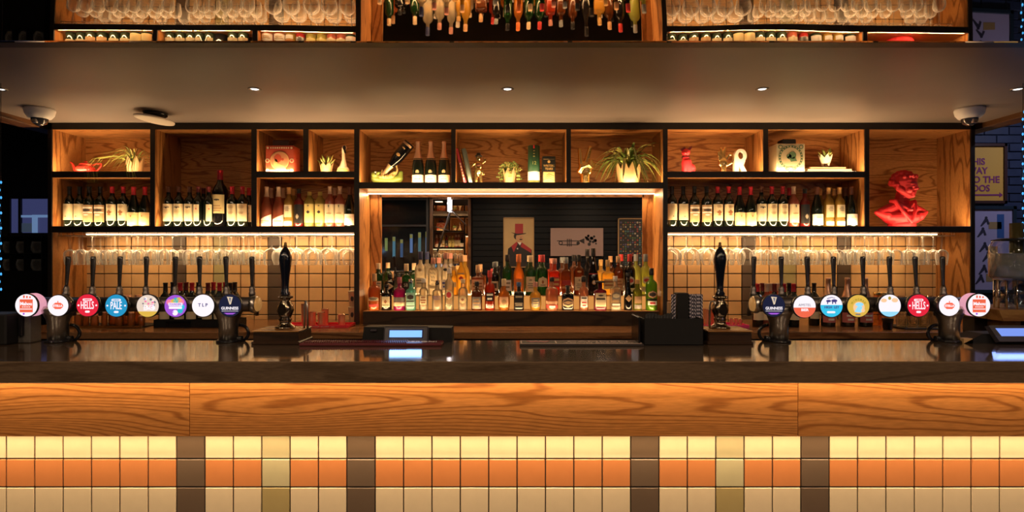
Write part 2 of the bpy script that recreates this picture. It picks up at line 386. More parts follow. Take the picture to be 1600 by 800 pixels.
# warm strips under the counter lip and behind the oak fascia
def led(label, x0, x1, y, z, rot, power, parent=None, w=.012, h=.006, emit=True, lw=.02, off=(0, 0, 0), n=1, spread=None):
    t = thing('led_strip', label, 'light strip', ((x0+x1)/2, y, z), 'warm light strips')
    obj('diffuser', MB().box(-(x1-x0)/2, (x1-x0)/2, -w/2, w/2, -h/2, h/2), M_led, t)
    L = (x1 - x0) / n
    for k in range(n):
        light('strip_lamp', 'AREA', (x0 + L*(k+.5) + off[0], y + off[1], z + off[2]), rot, power * L, WARM, L, lw, parent=t, spread=spread)
    return t
led('warm light strip under the front lip of the bar counter', -3.5, 3.5, 1.964, PZ(599, Y_CF) - .0006, (math.radians(25), 0, 0), 1.3, h=.003, off=(0, 0, -.0025), lw=.012)
led('warm light strip behind the oak fascia washing the tiles', -3.5, 3.5, 2.030, PZ(682, Y_PAN) + .030, (math.radians(9), 0, 0), 1.4, off=(0, 0, -.006), spread=1.3)
# ------------------------------------------------------------------ wall behind, splashback tiles
wb = struct('wall_back', MB().box(-3.36, 3.36, Y_W + .012, Y_W + .06, 0, 2.6), mat('wall_back_dark', (.012, .009, .007), .8), 'wall behind the bar with its tiled splashback')
PB = 21.33 * Y_W / F
B_cream, B_dark, B_sage = mat('wall_tile_cream', (.64, .40, .185), .32, noise=.07, nscale=20), mat('wall_tile_umber', (.10, .07, .05), .32), mat('wall_tile_sage', (.36, .31, .15), .32, noise=.06)
BM = {m.name: tile_mesh('tile', PB, m, .0075) for m in (B_cream, B_dark, B_sage)}
zrow = PZ(385, Y_W)
def wall_tiles(px0, px1, ref, darks, sages):
    c0 = math.ceil((px0 - ref) / 21.33 - .7); c1 = math.floor((px1 - ref) / 21.33 + .7)
    for c in range(c0, c1):
        x = PX(ref, Y_W) + (c + .5) * PB
        for r in range(-6, 1):
            m = B_dark if c in darks else B_sage if c in sages else B_cream
            o = bpy.data.objects.new('tile', BM[m.name]); COL.objects.link(o); o.location = (x, Y_W + random.uniform(-.0006, .0006), zrow + (r + .5) * PB); setparent(o, wb)
wall_tiles(118, 556, 162.5, (5, 12), (8,))
wall_tiles(1042, 1480, 1052.5, (5, 12), (8,))
# ------------------------------------------------------------------ back counter
bc = thing('back_counter', 'dark wooden back counter below the shelves', 'counter', (0, 4.1, 0))
M_bc = wood('brown_back_top', (.30, .14, .055), (.13, .052, .020), 'x', .22, 6.0, spec=.6, along=.6, across=6)
obj('worktop', MB().box(-3.36, 3.36, PX(0, 1)*0 + (EYE - Z_BC) * F / 119, Y_W - .001, Z_BC - .045, Z_BC, bev=.003), [M_bc], bc, world=True)
obj('carcass', MB().box(-3.34, 3.34, 3.80, Y_W - .001, 0, Z_BC - .045), M_edge, bc, world=True)
# ------------------------------------------------------------------ oak shelving with black edges
sh = thing('back_bar_shelving', 'wide oak wall shelving with black edges around the mirror bay', 'shelving', (0, Y_SH, Z_BC))
def part(name, b, m, bev=.0): obj(name, MB().box(*b, bev=bev), m, sh, world=True)
E = .006                                                    # black lipping depth
def upright(a, b, z0, z1):                                   # a,b: pixel span at the shelving front
    part('upright', (XS(a), XS(b), Y_SH + E, Y_W, z0, z1), M_oakz); part('edge_strip', (XS(a), XS(b), Y_SH - .004, Y_SH + E, z0, z1), M_edge, .001)
def shelf(a, b, ztop, th):
    part('shelf', (XS(a), XS(b), Y_SH + E, Y_W, ztop - th, ztop), M_oakx); part('edge_strip', (XS(a), XS(b), Y_SH - .004, Y_SH + E, ztop - th - .001, ztop + .006), M_edge, .001)
def back(a, b, z0, z1): part('back_panel', (XS(a) - .01, XS(b) + .01, Y_W - .012, Y_W + .005, z0, z1), M_oakx)
TH = .037
upright(75, 81.5, Z_BC, Z_SOF); upright(1516.5, 1523, Z_BC, Z_SOF)
upright(235, 242, ZW, ZT); upright(393, 401, ZW, ZT); upright(553.5, 561.5, Z_BC, ZT)
upright(474, 482, ZU, ZT); upright(705, 712, ZM, ZT); upright(885, 892, ZM, ZT); upright(1036, 1043, Z_BC, ZT)
upright(1192.5, 1200, ZU, ZT); upright(1351, 1358, ZW, ZT)
part('top_panel', (XS(75), XS(1523), Y_SH + E, Y_W, ZT, Z_SOF), M_oakx); part('edge_strip', (XS(75), XS(1523), Y_SH - .004, Y_SH + E, ZT - .001, Z_SOF), M_edge)
shelf(81.5, 553.5, ZW, TH); shelf(1043, 1516.5, ZW, TH)
shelf(81.5, 235, ZU, TH); shelf(401, 553.5, ZU, TH); shelf(1043, 1351, ZU, TH); shelf(561.5, 1036, ZM, TH)
for a, b, z in ((81.5, 235, ZW), (242, 393, ZW), (401, 553.5, ZW), (1043, 1351, ZW), (1358, 1516.5, ZW)): back(a, b, z, ZT)
back(561.5, 1036, ZM - TH, ZT)
# mirror bay: oak frame, mirror, ledge, glowing step
part('mirror_frame', (PX(579, Y_W - .03), PX(596, Y_W - .03), Y_W - .03, Y_W, Z_BC, ZM - TH), M_oakz); part('mirror_frame', (PX(1004, Y_W - .03), PX(1020.5, Y_W - .03), Y_W - .03, Y_W, Z_BC, ZM - TH), M_oakz)
mir = obj('bar_mirror', MB().box(PX(594, 4.47), PX(1006, 4.47), Y_W - .022, Y_W - .012, Z_BC + .05, PZ(306, 4.47)), mat('mirror_silver', (.82, .82, .82), .0, metal=1.0))
tag(mir, 'wide mirror behind the spirit bottles reflecting the room', 'mirror')
part('mirror_head', (PX(594, 4.47), PX(1006, 4.47), Y_W - .03, Y_W, PZ(308, 4.47), ZM - TH), M_oakx)
Z_L, Y_L = PZ(486, 4.09), 4.09; Z_T, Y_T = PZ(462, 4.235), 4.235
led_box = thing('bottle_ledge', 'dark wooden ledge with a glowing step for the spirit bottles', 'ledge', (XS(798), 4.2, Z_BC))
xa, xb = PX(567, Y_L), PX(1030, Y_L)
obj('fascia', MB().box(xa, xb, Y_L, Y_L + .02, Z_BC, Z_L - .004, bev=.002), wood('dark_ledge', (.05, .030, .017), (.02, .012, .008), 'x', .4), led_box, world=True)
obj('lower_step', MB().box(xa, xb, Y_L, Y_T, Z_L - .004, Z_L, bev=.001), M_oakx, led_box, world=True)
obj('lit_riser', MB().box(xa, xb, Y_T, Y_T + .006, Z_L, Z_T - .006), mat('amber_acrylic', (.02, .02, .02), .7, spec=0.0, emit=.66, ecol=(1.0, .40, .09)), led_box, world=True)
obj('upper_step', MB().box(xa, xb, Y_T, Y_W - .032, Z_T - .006, Z_T, bev=.001), mat('amber_step', (.75, .5, .25), .35), led_box, world=True)
light('step_lamp', 'AREA', ((xa+xb)/2, Y_W - .06, Z_T + .004), (PI + .3, 0, 0), 10.0, WARM, xb - xa - .1, .02, parent=led_box)
light('ledge_lamp', 'AREA', ((xa+xb)/2, Y_L + .012, Z_L + .003), (PI - .75, 0, 0), 2.2, WARM, xb - xa - .04, .008, parent=led_box)
# ------------------------------------------------------------------ light strips in the shelving
UPB = PI - math.radians(8)
def shelf_led(a, b, z, w, power):
    led('warm light strip along the front of %s' % w, XS(a) + .02, XS(b) - .02, Y_SH + .0115, z - .0005, (UPB, 0, 0), power, w=.008, h=.003, lw=.006, off=(0, 0, .003))
PW = 5.2
shelf_led(81.5, 235, ZU, 'the teapot compartment', PW); shelf_led(81.5, 235, ZW, 'the left wine shelf', PW)
shelf_led(242, 393, ZW, 'the tall wine compartment', PW); shelf_led(401, 553.5, ZW, 'the rose wine compartment', PW)
shelf_led(401, 474, ZU, 'the red tin compartment', PW); shelf_led(482, 553.5, ZU, 'the swan compartment', PW)
shelf_led(561.5, 705, ZM, 'the champagne compartment', PW); shelf_led(712, 885, ZM, 'the figurine compartment', PW); shelf_led(892, 1036, ZM, 'the spider plant compartment', PW)
shelf_led(1043, 1192.5, ZU, 'the red dog compartment', PW * 1.15); shelf_led(1200, 1351, ZU, 'the green tin compartment', PW)
shelf_led(1043, 1351, ZW, 'the right wine shelf', PW); shelf_led(1358, 1516.5, ZW, 'the bust compartment', PW * .85)
for a, b, w in ((136, 553, 'left'), (1044, 1463, 'right')):
    led('bright light strip under the wine shelf above the %s tiles' % w, PX(a, 4.28), PX(b, 4.28), 4.28, ZW - TH - .010, (math.radians(22), 0, 0), 5.2, w=.02, h=.008, lw=.02, off=(0, 0, -.008))
led('bright light strip above the mirror', PX(574, 4.40), PX(1024, 4.40), 4.40, ZM - TH - .012, (math.radians(-18), 0, 0), 4.5, w=.012, h=.008, lw=.015, off=(0, 0, -.008))
# ------------------------------------------------------------------ wire racks and hanging glasses
tall = [(.033, 0), (.034, -.0015), (.024, -.004), (.006, -.009), (.0037, -.02), (.0035, -.06), (.0042, -.098), (.010, -.106), (.028, -.114), (.0385, -.128), (.0415, -.145), (.040, -.17), (.0365, -.195), (.034, -.216), (.0346, -.2175), (.0334, -.218), (.0325, -.216), (.0350, -.195), (.0385, -.17), (.040, -.145), (.037, -.129), (.027, -.1155), (.009, -.108), (0, -.107)]
ball = [(.037, 0), (.038, -.0015), (.026, -.004), (.007, -.010), (.0042, -.02), (.0038, -.055), (.0048, -.087), (.014, -.095), (.036, -.106), (.052, -.125), (.0575, -.148), (.0555, -.175), (.049, -.20), (.0445, -.217), (.0451, -.2185), (.0439, -.219), (.043, -.217), (.0475, -.20), (.054, -.175), (.056, -.148), (.0505, -.126), (.035, -.1075), (.013, -.0965), (0, -.0955)]
ball = [(r * (1.06 if z < -.09 else 1), z) for r, z in ball]
GM = {'tall': MB().lathe([(0, 0)] + tall, 24).mesh('wine_glass', [M_glass]), 'ball': MB().lathe([(0, 0)] + ball, 24).mesh('balloon_glass', [M_glass])}
Z_G = PZ(367.2, 4.2)
def rack(side, kind, pxs):
    t = thing('glass_rack', '%s wire stemware rack under the wine shelf holding %s glasses' % (side, 'balloon' if kind == 'ball' else 'tall wine'), 'glass rack', (PX(sum(pxs)/len(pxs), 4.2), 4.3, ZW - TH))
    st = PX(pxs[1], 4.2) - PX(pxs[0], 4.2)
    for i in range(len(pxs) + 1):
        x = PX(pxs[0], 4.2) + (i - .5) * st
        for dx in (-.010, .010):
            obj('rail', MB().tube([(x + dx, 4.165, ZW - TH), (x + dx, 4.165, Z_G - .007), (x + dx, 4.43, Z_G - .007)], .0017, 6), M_steel, t, world=True)
    obj('cross_wire', MB().tube([(PX(pxs[0], 4.2) - st*.7, 4.165, Z_G - .0075), (PX(pxs[-1], 4.2) + st*.7, 4.165, Z_G - .0075)], .0017, 6), M_steel, t, world=True)
    nm, ds = ('wine_glass', 'tall clear wine glass') if kind == 'tall' else ('balloon_glass', 'round clear balloon glass')
    for r, y in enumerate((4.205, 4.30, 4.395) if kind == 'tall' else (4.22, 4.352)):
        for i, px in enumerate(pxs):
            if kind == 'tall' and random.random() < (.10, .2, .3)[r]: continue
            o = obj(nm, GM[kind], M_glass, loc=(PX(px, 4.2) + random.uniform(-.006, .006), y + random.uniform(-.006, .006), Z_G), rot=(random.uniform(-.01, .01), random.uniform(-.012, .012), random.random()))
            tag(o, '%s hanging in the %s rack, %s row, %s from left' % (ds, side, ('front', 'middle', 'rear')[r], ORD[i]), 'glass', '%s glasses hanging in the %s rack' % ('balloon' if kind == 'ball' else 'tall', side))
rack('left', 'tall', [109 + 18.6 * k for k in range(16)]); rack('left', 'ball', [424 + 28.5 * k for k in range(5)])
rack('right', 'ball', [1054 + 27.8 * k for k in range(5)]); rack('right', 'tall', [1198 + 18.4 * k for k in range(16)])
# ------------------------------------------------------------------ bottles
def rad_at(prof, z):
    for (r0, z0), (r1, z1) in zip(prof, prof[1:]):
        if z1 > z0 and z0 <= z <= z1: return r0 + (r1 - r0) * (z - z0) / (z1 - z0)
    return prof[-1][0]
def patch(prof, z0, z1, ha, off, n=2, sx=1, sy=1, rows=6, cols=12, shape='rect', tilt=0.0, mid=0.0):
    """A piece of paper that follows the bottle's front (towards -y)."""
    mb = MB(); vs = []; fs = []
    for j in range(rows + 1):
        t = j / rows; h = ha
        if shape == 'disc': h = ha * math.sqrt(max(0.0, 1 - (2*t - 1) ** 2)) + 1e-4
        if shape == 'diamond': h = ha * (1 - abs(2*t - 1)) + 1e-4
        if shape == 'arch': h = ha * min(1, math.sqrt(max(0, 1 - max(0, 2*t - 1) ** 2)) + 1e-4)
        if shape == 'harp': h = ha * (.35 + .65 * t)
        for i in range(cols + 1):
            a = -PI/2 + mid + h * (2 * i / cols - 1); z = z0 + (z1 - z0) * t + (tilt * (i / cols - .5) * t)
            u, w = ring_pt(a, n); r = rad_at(prof, z)
            vs.append((u * r * sx + off * math.cos(a), w * r * sy + off * math.sin(a), z))
    for j in range(rows):
        for i in range(cols):
            a = j * (cols + 1) + i; fs.append((a, a+1, a+cols+2, a+cols+1))
    return mb.add(vs, fs, 0, True)
def bottle(name, label, cat, loc, prof, glass, cap=None, labels=(), n=2, sx=1.0, sy=1.0, group=None, seg=22, extras=()):
    """labels: (z0, z1, half angle, material, shape, [marks...]); cap: (profile, material)."""
    t = thing(name, label, cat, loc, group)
    body = obj('bottle_body', MB().lathe(prof, seg, n=n, sx=sx, sy=sy), glass, t)
    if cap: obj('cap', MB().lathe(cap[0], 18, n=cap[2] if len(cap) > 2 else 2), cap[1], t)
    for L in labels:
        z0, z1, ha, m = L[:4]; shp = L[4] if len(L) > 4 else 'rect'; tilt = L[6] if len(L) > 6 else 0
        lo = obj('paper_label', patch(prof, z0, z1, ha, .0009, n, sx, sy, shape=shp, tilt=tilt), m, t)
        for (mz0, mz1, mha, mm, mshp) in (L[5] if len(L) > 5 else ()):
            obj('label_print', patch(prof, mz0, mz1, mha, .0016, n, sx, sy, rows=5, cols=8, shape=mshp), mm, lo)
    return t
def wprof(h=.30, r=.037, kind='bordeaux'):
    k = h / .30
    if kind == 'bordeaux': p = [(0, 0), (r*.92, 0), (r, .004), (r, .185), (r*.97, .197), (r*.80, .212), (r*.52, .224), (.0145, .235), (.0138, .262), (.0135, .287), (.0150, .288), (.0150, .297), (.0142, .300), (0, .300)]
    elif kind == 'burgundy': p = [(0, 0), (r*.92, 0), (r, .004), (r, .130), (r*.95, .152), (r*.80, .178), (r*.58, .205), (.0175, .228), (.0140, .250), (.0135, .285), (.0150, .287), (.0150, .297), (.0142, .300), (0, .300)]
    elif kind == 'champagne': p = [(0, 0), (r*.94, 0), (r, .006), (r, .120), (r*.95, .145), (r*.80, .175), (r*.60, .205), (.0190, .230), (.0155, .260), (.0145, .290), (.0160, .292), (.0165, .299), (.0150, .305), (0, .306)]
    return [(a, z * k) for a, z in p]
def foil(prof, z0, extra=.0007):
    pts = [(rad_at(prof, z0) + extra, z0)] + [(r + extra, z) for r, z in prof if z > z0]; pts[-1] = (0, prof[-1][1] + extra); return pts
G_dark = mat('dark_green_glass', (.006, .009, .006), .06, spec=.6)
G_black = mat('black_glass', (.004, .004, .005), .07, spec=.6)
G_rose = liquor('rose_wine', (.75, .22, .12), .45); G_gold = liquor('golden_wine', (.85, .55, .10), .5); G_lime = liquor('straw_wine', (.80, .68, .18), .5)
G_pink = liquor('pink_wine', (.70, .20, .13), .4); G_ruby = liquor('ruby_wine', (.35, .03, .03), .3)
K_red = mat('red_foil', (.50, .02, .035), .35); K_wine = mat('wine_foil', (.16, .02, .02), .35); K_black = mat('black_foil', (.012, .011, .012), .35)
K_brown = mat('brown_foil', (.14, .05, .03), .35); K_pale = mat('pale_foil', (.66, .47, .33), .4); K_gold = mat('gold_foil', (.66, .40, .14), .35); K_rosegold = mat('rosegold_foil', (.80, .46, .30), .3, metal=.7)
P_cream = mat('label_cream', (.74, .62, .40), .75, noise=.04, nscale=80); P_white = mat('label_white', (.80, .75, .68), .75); P_yel = mat('label_yellow', (.70, .56, .28), .75); P_tan = mat('label_tan', (.45, .28, .14), .75)
I_brown = mat('print_brown', (.38, .15, .06), .7); I_red = mat('print_red', (.55, .05, .05), .7); I_dark = mat('print_dark', (.05, .04, .035), .7); I_grey = mat('print_grey', (.30, .25, .18), .7); I_blue = mat('print_blue', (.05, .08, .40), .6)
WB, WU, WC = wprof(.302, .0365), wprof(.30, .040, 'burgundy'), wprof(.315, .042, 'champagne')
def lines(z0, z1, ha, m, k=3):
    d = (z1 - z0) / (2*k - 1); return [(z0 + 2*i*d, z0 + (2*i+1)*d, ha * (1 if i % 2 else .75), m, 'rect') for i in range(k)]
WK = {  # kinds of wine bottle seen on the shelves: (description, profile, glass, foil, labels)
 'A': ('dark wine bottle with plain cream label', WB, G_dark, (foil(WB, .245), K_black), [(.055, .172, 1.25, P_cream, 'rect', [(.078, .084, .16, I_dark, 'disc')] + lines(.14, .155, .5, P_yel, 2))]),
 'B': ('dark wine bottle with banded tan label', WB, G_dark, (foil(WB, .255), K_black), [(.04, .165, 1.25, P_tan, 'rect', [(.138, .150, 1.1, P_white, 'rect'), (.105, .114, 1.1, P_white, 'rect'), (.086, .098, .5, P_white, 'disc'), (.116, .136, .8, I_dark, 'disc')])]),
 'C': ('red foiled wine bottle with russet figure label', WB, G_dark, (foil(WB, .252), K_red), [(.05, .170, 1.25, P_cream, 'rect', [(.095, .128, .55, I_brown, 'diamond'), (.11, .118, .8, I_brown, 'diamond'), (.088, .096, .35, I_brown, 'disc')] + lines(.145, .158, .5, P_tan, 2))]),
 'D': ('sloping red foiled bottle with low yellow label', WU, G_dark, (foil(WU, .238), K_red), [(.015, .110, 1.25, P_yel, 'rect', [(.075, .088, .12, I_brown, 'harp')])]),
 'E': ('brown foiled wine bottle with crested cream label', WB, G_dark, (foil(WB, .258), K_brown), [(.045, .172, 1.25, P_cream, 'rect', [(.145, .152, .55, I_dark, 'arch'), (.138, .147, .14, I_dark, 'disc')] + lines(.105, .125, .6, P_yel, 3))]),
 'F': ('turned wine bottle with narrow cream label', WB, G_dark, (foil(WB, .258), K_wine), [(.045, .168, .55, P_cream, 'rect', [(.13, .14, .15, I_red, 'disc')])]),
 'G': ('red foiled wine bottle with lettered cream label', WB, G_dark, (foil(WB, .245), K_red), [(.045, .172, 1.25, P_cream, 'rect', lines(.14, .158, .6, P_tan, 3) + lines(.10, .112, .5, P_tan, 2))]),
 'R': ('pink rose bottle with slanted white label', WU, G_rose, (foil(WU, .225), K_pale), [(.012, .075, 1.3, P_white, 'rect', lines(.03, .05, .8, P_tan, 2), .045)]),
 'H': ('golden dessert wine bottle with pale label', wprof(.295, .0355), G_gold, (foil(wprof(.295, .0355), .245), K_gold), [(.075, .165, .9, P_cream, 'rect', lines(.12, .15, .5, I_grey, 3)), (.052, .060, .9, I_brown), (.015, .045, .9, P_white)]),
 'I': ('deep red bottle with tall black label', wprof(.285, .0335), G_ruby, (foil(wprof(.285, .0335), .25), K_black), [(.03, .168, 1.35, K_black, 'rect', [(.06, .10, .4, I_grey, 'diamond')])]),
 'J': ('straw coloured wine bottle with yellow label', wprof(.30, .0365), G_lime, ([(.0150, .235), (.0155, .24), (.0155, .262), (0, .263)], mat('lime_cap', (.62, .52, .12), .4)), [(.035, .172, 1.2, mat('label_straw', (.70, .58, .22), .7), 'rect', [(.10, .125, .4, I_dark, 'diamond'), (.155, .162, .18, I_dark, 'disc')])]),
 'K': ('rose wine bottle with pale foil and label', WB, G_pink, (foil(WB, .245), K_pale), [(.035, .170, 1.25, P_cream, 'rect', [(.145, .163, .12, I_dark, 'harp')] + lines(.10, .106, .7, P_tan, 1))]),
 'L': ('dark sloping bottle with low white label', WU, G_dark, (foil(WU, .24), K_brown), [(.018, .098, 1.25, P_white, 'rect', [(.07, .078, .5, P_cream, 'rect')])]),
}
WK['J'] = WK['J'][:1] + ([(0, 0), (.034, 0), (.0365, .004), (.0365, .18), (.035, .194), (.028, .21), (.019, .222), (.0148, .232), (.0145, .262), (0, .262)],) + WK['J'][2:]
PROTO = {}
def wine(kind, px, Y, Zb, where, ord_i, group, rot=0.0):
    d = WK[kind]; lab = '%s, %s %s' % (d[0], ORD[ord_i], where)
    loc = (PX(px, Y), Y, Zb)
    if kind not in PROTO:
        PROTO[kind] = bottle('wine_bottle', lab, 'bottle', loc, d[1], d[2], d[3], d[4], group=group); PROTO[kind].rotation_euler = (0, 0, rot)
        return PROTO[kind]
    return clone(PROTO[kind], loc, lab, group, rot)
YF = 4.222
for bay, where, lst in (
  ('left shelf', 'from left, left wine shelf', ((108.5,'A'),(124.5,'A'),(139.5,'B'),(156.6,'B'),(175.4,'C'),(192.8,'C'),(209,'D'),(226.5,'D'))),
  ('tall compartment', 'from left, tall wine compartment', ((263.3,'E'),(279.8,'E'),(296.5,'E'),(310,'F'),(326,'F'),(363,'G'),(379,'G'))),
  ('rose compartment', 'from left, rose wine compartment', ((416.8,'R'),(435.4,'R'),(451.6,'H'),(467.2,'I'),(483.7,'J'),(500.2,'J'),(515.6,'K'),(531,'K'),(546.6,'L'))),
  ('right shelf', 'from left, right wine shelf', ((1050,'A'),(1067.4,'A'),(1085,'B'),(1104,'B'),(1121.3,'C'),(1138.6,'C'),(1155.6,'D'),(1173,'D'),(1189.6,'E'),(1206,'G'),(1223,'G'),(1240,'K'),(1257.5,'I'),(1276.5,'L'),(1294.7,'H'),(1311.7,'H'),(1330,'L')))):
    for i, (px, k) in enumerate(lst):
        wine(k, px, YF + random.uniform(-.004, .004), ZW, where, i, 'wine bottles on the %s' % bay, random.uniform(-.07, .07) + (.55 if k == 'F' and px > 315 else 0))
for i, (px, k) in enumerate(((423.5,'R'),(442,'R'),(458,'H'),(523,'K'),(1233,'G'),(1281,'H'),(1303,'H'),(1321,'L'),(318,'F'),(389,'G'))):
    where = ('behind the rose wine row' if px < 600 and px > 400 else 'behind the right wine row' if px > 600 else 'behind the tall compartment row')
    wine(k, px, 4.312, ZW, where, i, 'wine bottles in the second row')
MG = [(0, 0), (.053, 0), (.057, .006), (.057, .255), (.054, .275), (.043, .303), (.027, .327), (.0200, .345), (.0185, .415), (.020, .417), (.020, .428), (0, .43)]
bottle('magnum_bottle', 'large magnum wine bottle with red foil standing above the tall wine row', 'bottle', (PX(343, 4.26), 4.27, ZW), MG, G_black, (foil(MG, .355), K_red), [(.105, .243, .95, P_yel, 'rect', [(.20, .212, .35, I_dark, 'arch'), (.196, .206, .1, I_dark, 'disc')] + lines(.12, .165, .6, P_tan, 3))])
# three champagne bottles
for i, (px, w) in enumerate(((653, 'left'), (673, 'middle'), (694, 'right'))):
    pr = wprof(.312, .043, 'champagne')
    bottle('champagne_bottle', 'green champagne bottle with rose gold foil, %s of three beside the lizard holder' % w, 'bottle', (PX(px, 4.23), 4.235, ZM), pr, G_dark, (foil(pr, .19, .0009), K_rosegold),
        [(.003, .068, 1.3, mat('label_peach', (.80, .60, .45), .6), 'rect', [(.035, .04, .5, I_red, 'rect')]), (.082, .105, .28, mat('seal_gold', (.6, .42, .2), .4), 'arch'), (.168, .186, 1.4, G_black), (.180, .183, 1.4, K_gold)], group='champagne bottles')
# ------------------------------------------------------------------ spirits in front of the mirror
def sprof(h, w, kind):
    r = w / 2; nk = min(.0150, r * .6)
    if kind == 'round': p = [(0,0),(r*.93,0),(r,.006),(r,h*.645),(r*.97,h*.69),(r*.82,h*.745),(r*.56,h*.785),(nk,h*.815),(nk*.95,h)]
    elif kind == 'slim': p = [(0,0),(r*.93,0),(r,.005),(r,h*.50),(r*.93,h*.60),(r*.72,h*.70),(r*.5,h*.76),(nk,h*.80),(nk*.95,h)]
    elif kind == 'square': p = [(0,0),(r*.95,0),(r,.004),(r,h*.66),(r*.95,h*.70),(r*.70,h*.735),(nk,h*.77),(nk*.95,h)]
    elif kind == 'ballb': p = [(0,0),(r*.75,0),(r*.86,.006),(r,h*.25),(r*.99,h*.48),(r*.88,h*.62),(r*.62,h*.71),(nk,h*.77),(nk*.95,h)]
    elif kind == 'cone': p = [(0,0),(r*.93,0),(r,.006),(r*.98,h*.35),(r*.80,h*.52),(r*.55,h*.66),(nk,h*.78),(nk*.9,h)]
    elif kind == 'dome': p = [(0,0),(r*.93,0),(r,.005),(r,h*.60),(r*.96,h*.66),(r*.84,h*.715),(r*.58,h*.755),(nk,h*.78),(nk*.95,h)]
    return p + [(nk*.9, h), (0, h)]
SP_GROUP = ('spirit bottles on the front step', 'spirit bottles on the upper step')
LQ = {'orange': (.80,.22,.05), 'magenta': (.55,.02,.22), 'aqua': (.22,.62,.55), 'amber': (.70,.26,.04), 'brown': (.22,.06,.015), 'gold': (.85,.50,.08), 'red': (.55,.06,.02), 'green': (.22,.50,.04), 'dkgreen': (.02,.09,.025), 'purple': (.26,.03,.07), 'olive': (.32,.34,.04), 'lime': (.62,.66,.16), 'pinkamber': (.70,.30,.16)}
def lqm(c):
    if c == 'clear': return liquor('spirit_clear', (.86, .76, .58), .66)
    if c == 'black': return G_black
    return liquor('spirit_' + c, LQ[c], .42)
CAPM = {'tan': mat('cap_tan', (.62,.36,.18), .5), 'black': K_black, 'pink': mat('cap_pink', (.5,.12,.16), .3), 'cream': mat('cap_cream', (.75,.58,.36), .5), 'navy': mat('cap_navy', (.03,.04,.12), .35), 'silver': M_chrome, 'red': mat('cap_red', (.55,.04,.04), .4), 'gold': K_gold, 'blue': mat('cap_blue', (.05,.12,.30), .4), 'orange': mat('cap_orange', (.75,.20,.05), .4), 'white': P_white, 'rose': mat('cap_rose', (.55,.25,.2), .4), 'grey': mat('cap_grey', (.25,.27,.28), .4)}
LM = {'cream': P_cream, 'white': P_white, 'tan': P_tan, 'black': K_black, 'orange': mat('label_orange', (.75,.22,.05), .7), 'red': mat('label_red', (.5,.05,.04), .7), 'peach': mat('label_peach2', (.72,.42,.24), .7), 'grey': mat('label_grey', (.22,.2,.18), .7), 'aqua': mat('label_aqua', (.35,.62,.52), .6), 'gold': K_gold, 'yellow': P_yel}
def spirit(row, px, wpx, ytop, kind, liq, cap, caph, labs, desc, n=2, capw=1.12):
    Y, Zb = ((4.165, Z_L), (4.30, Z_T))[row]
    h = PZ(ytop, Y) - Zb; w = wpx * Y / F; hb = h - caph * .6; pr = sprof(hb, w, kind); nk = min(.0150, w / 2 * .6)
    cr = nk * capw; cp = ([(cr, h - caph), (cr*1.02, h - caph + .002), (cr, h - .001), (cr*.9, h), (0, h)], CAPM[cap])
    LB = []
    for (a, b, ha, m, shp, marks) in labs:
        LB.append((a*hb, b*hb, ha, LM[m], shp, [(x0*hb, x1*hb, xa, mm, ms) for x0, x1, xa, mm, ms in marks]))
    t = bottle('spirit_bottle', desc, 'bottle', (PX(px, Y), Y, Zb), pr, lqm(liq), cp, LB, n=n, group=SP_GROUP[row], seg=24 if n == 2 else 32)
    return t
sq = 5
def T(a, b, m=I_dark, ha=.7, k=2): return lines(a, b, ha, m, k)
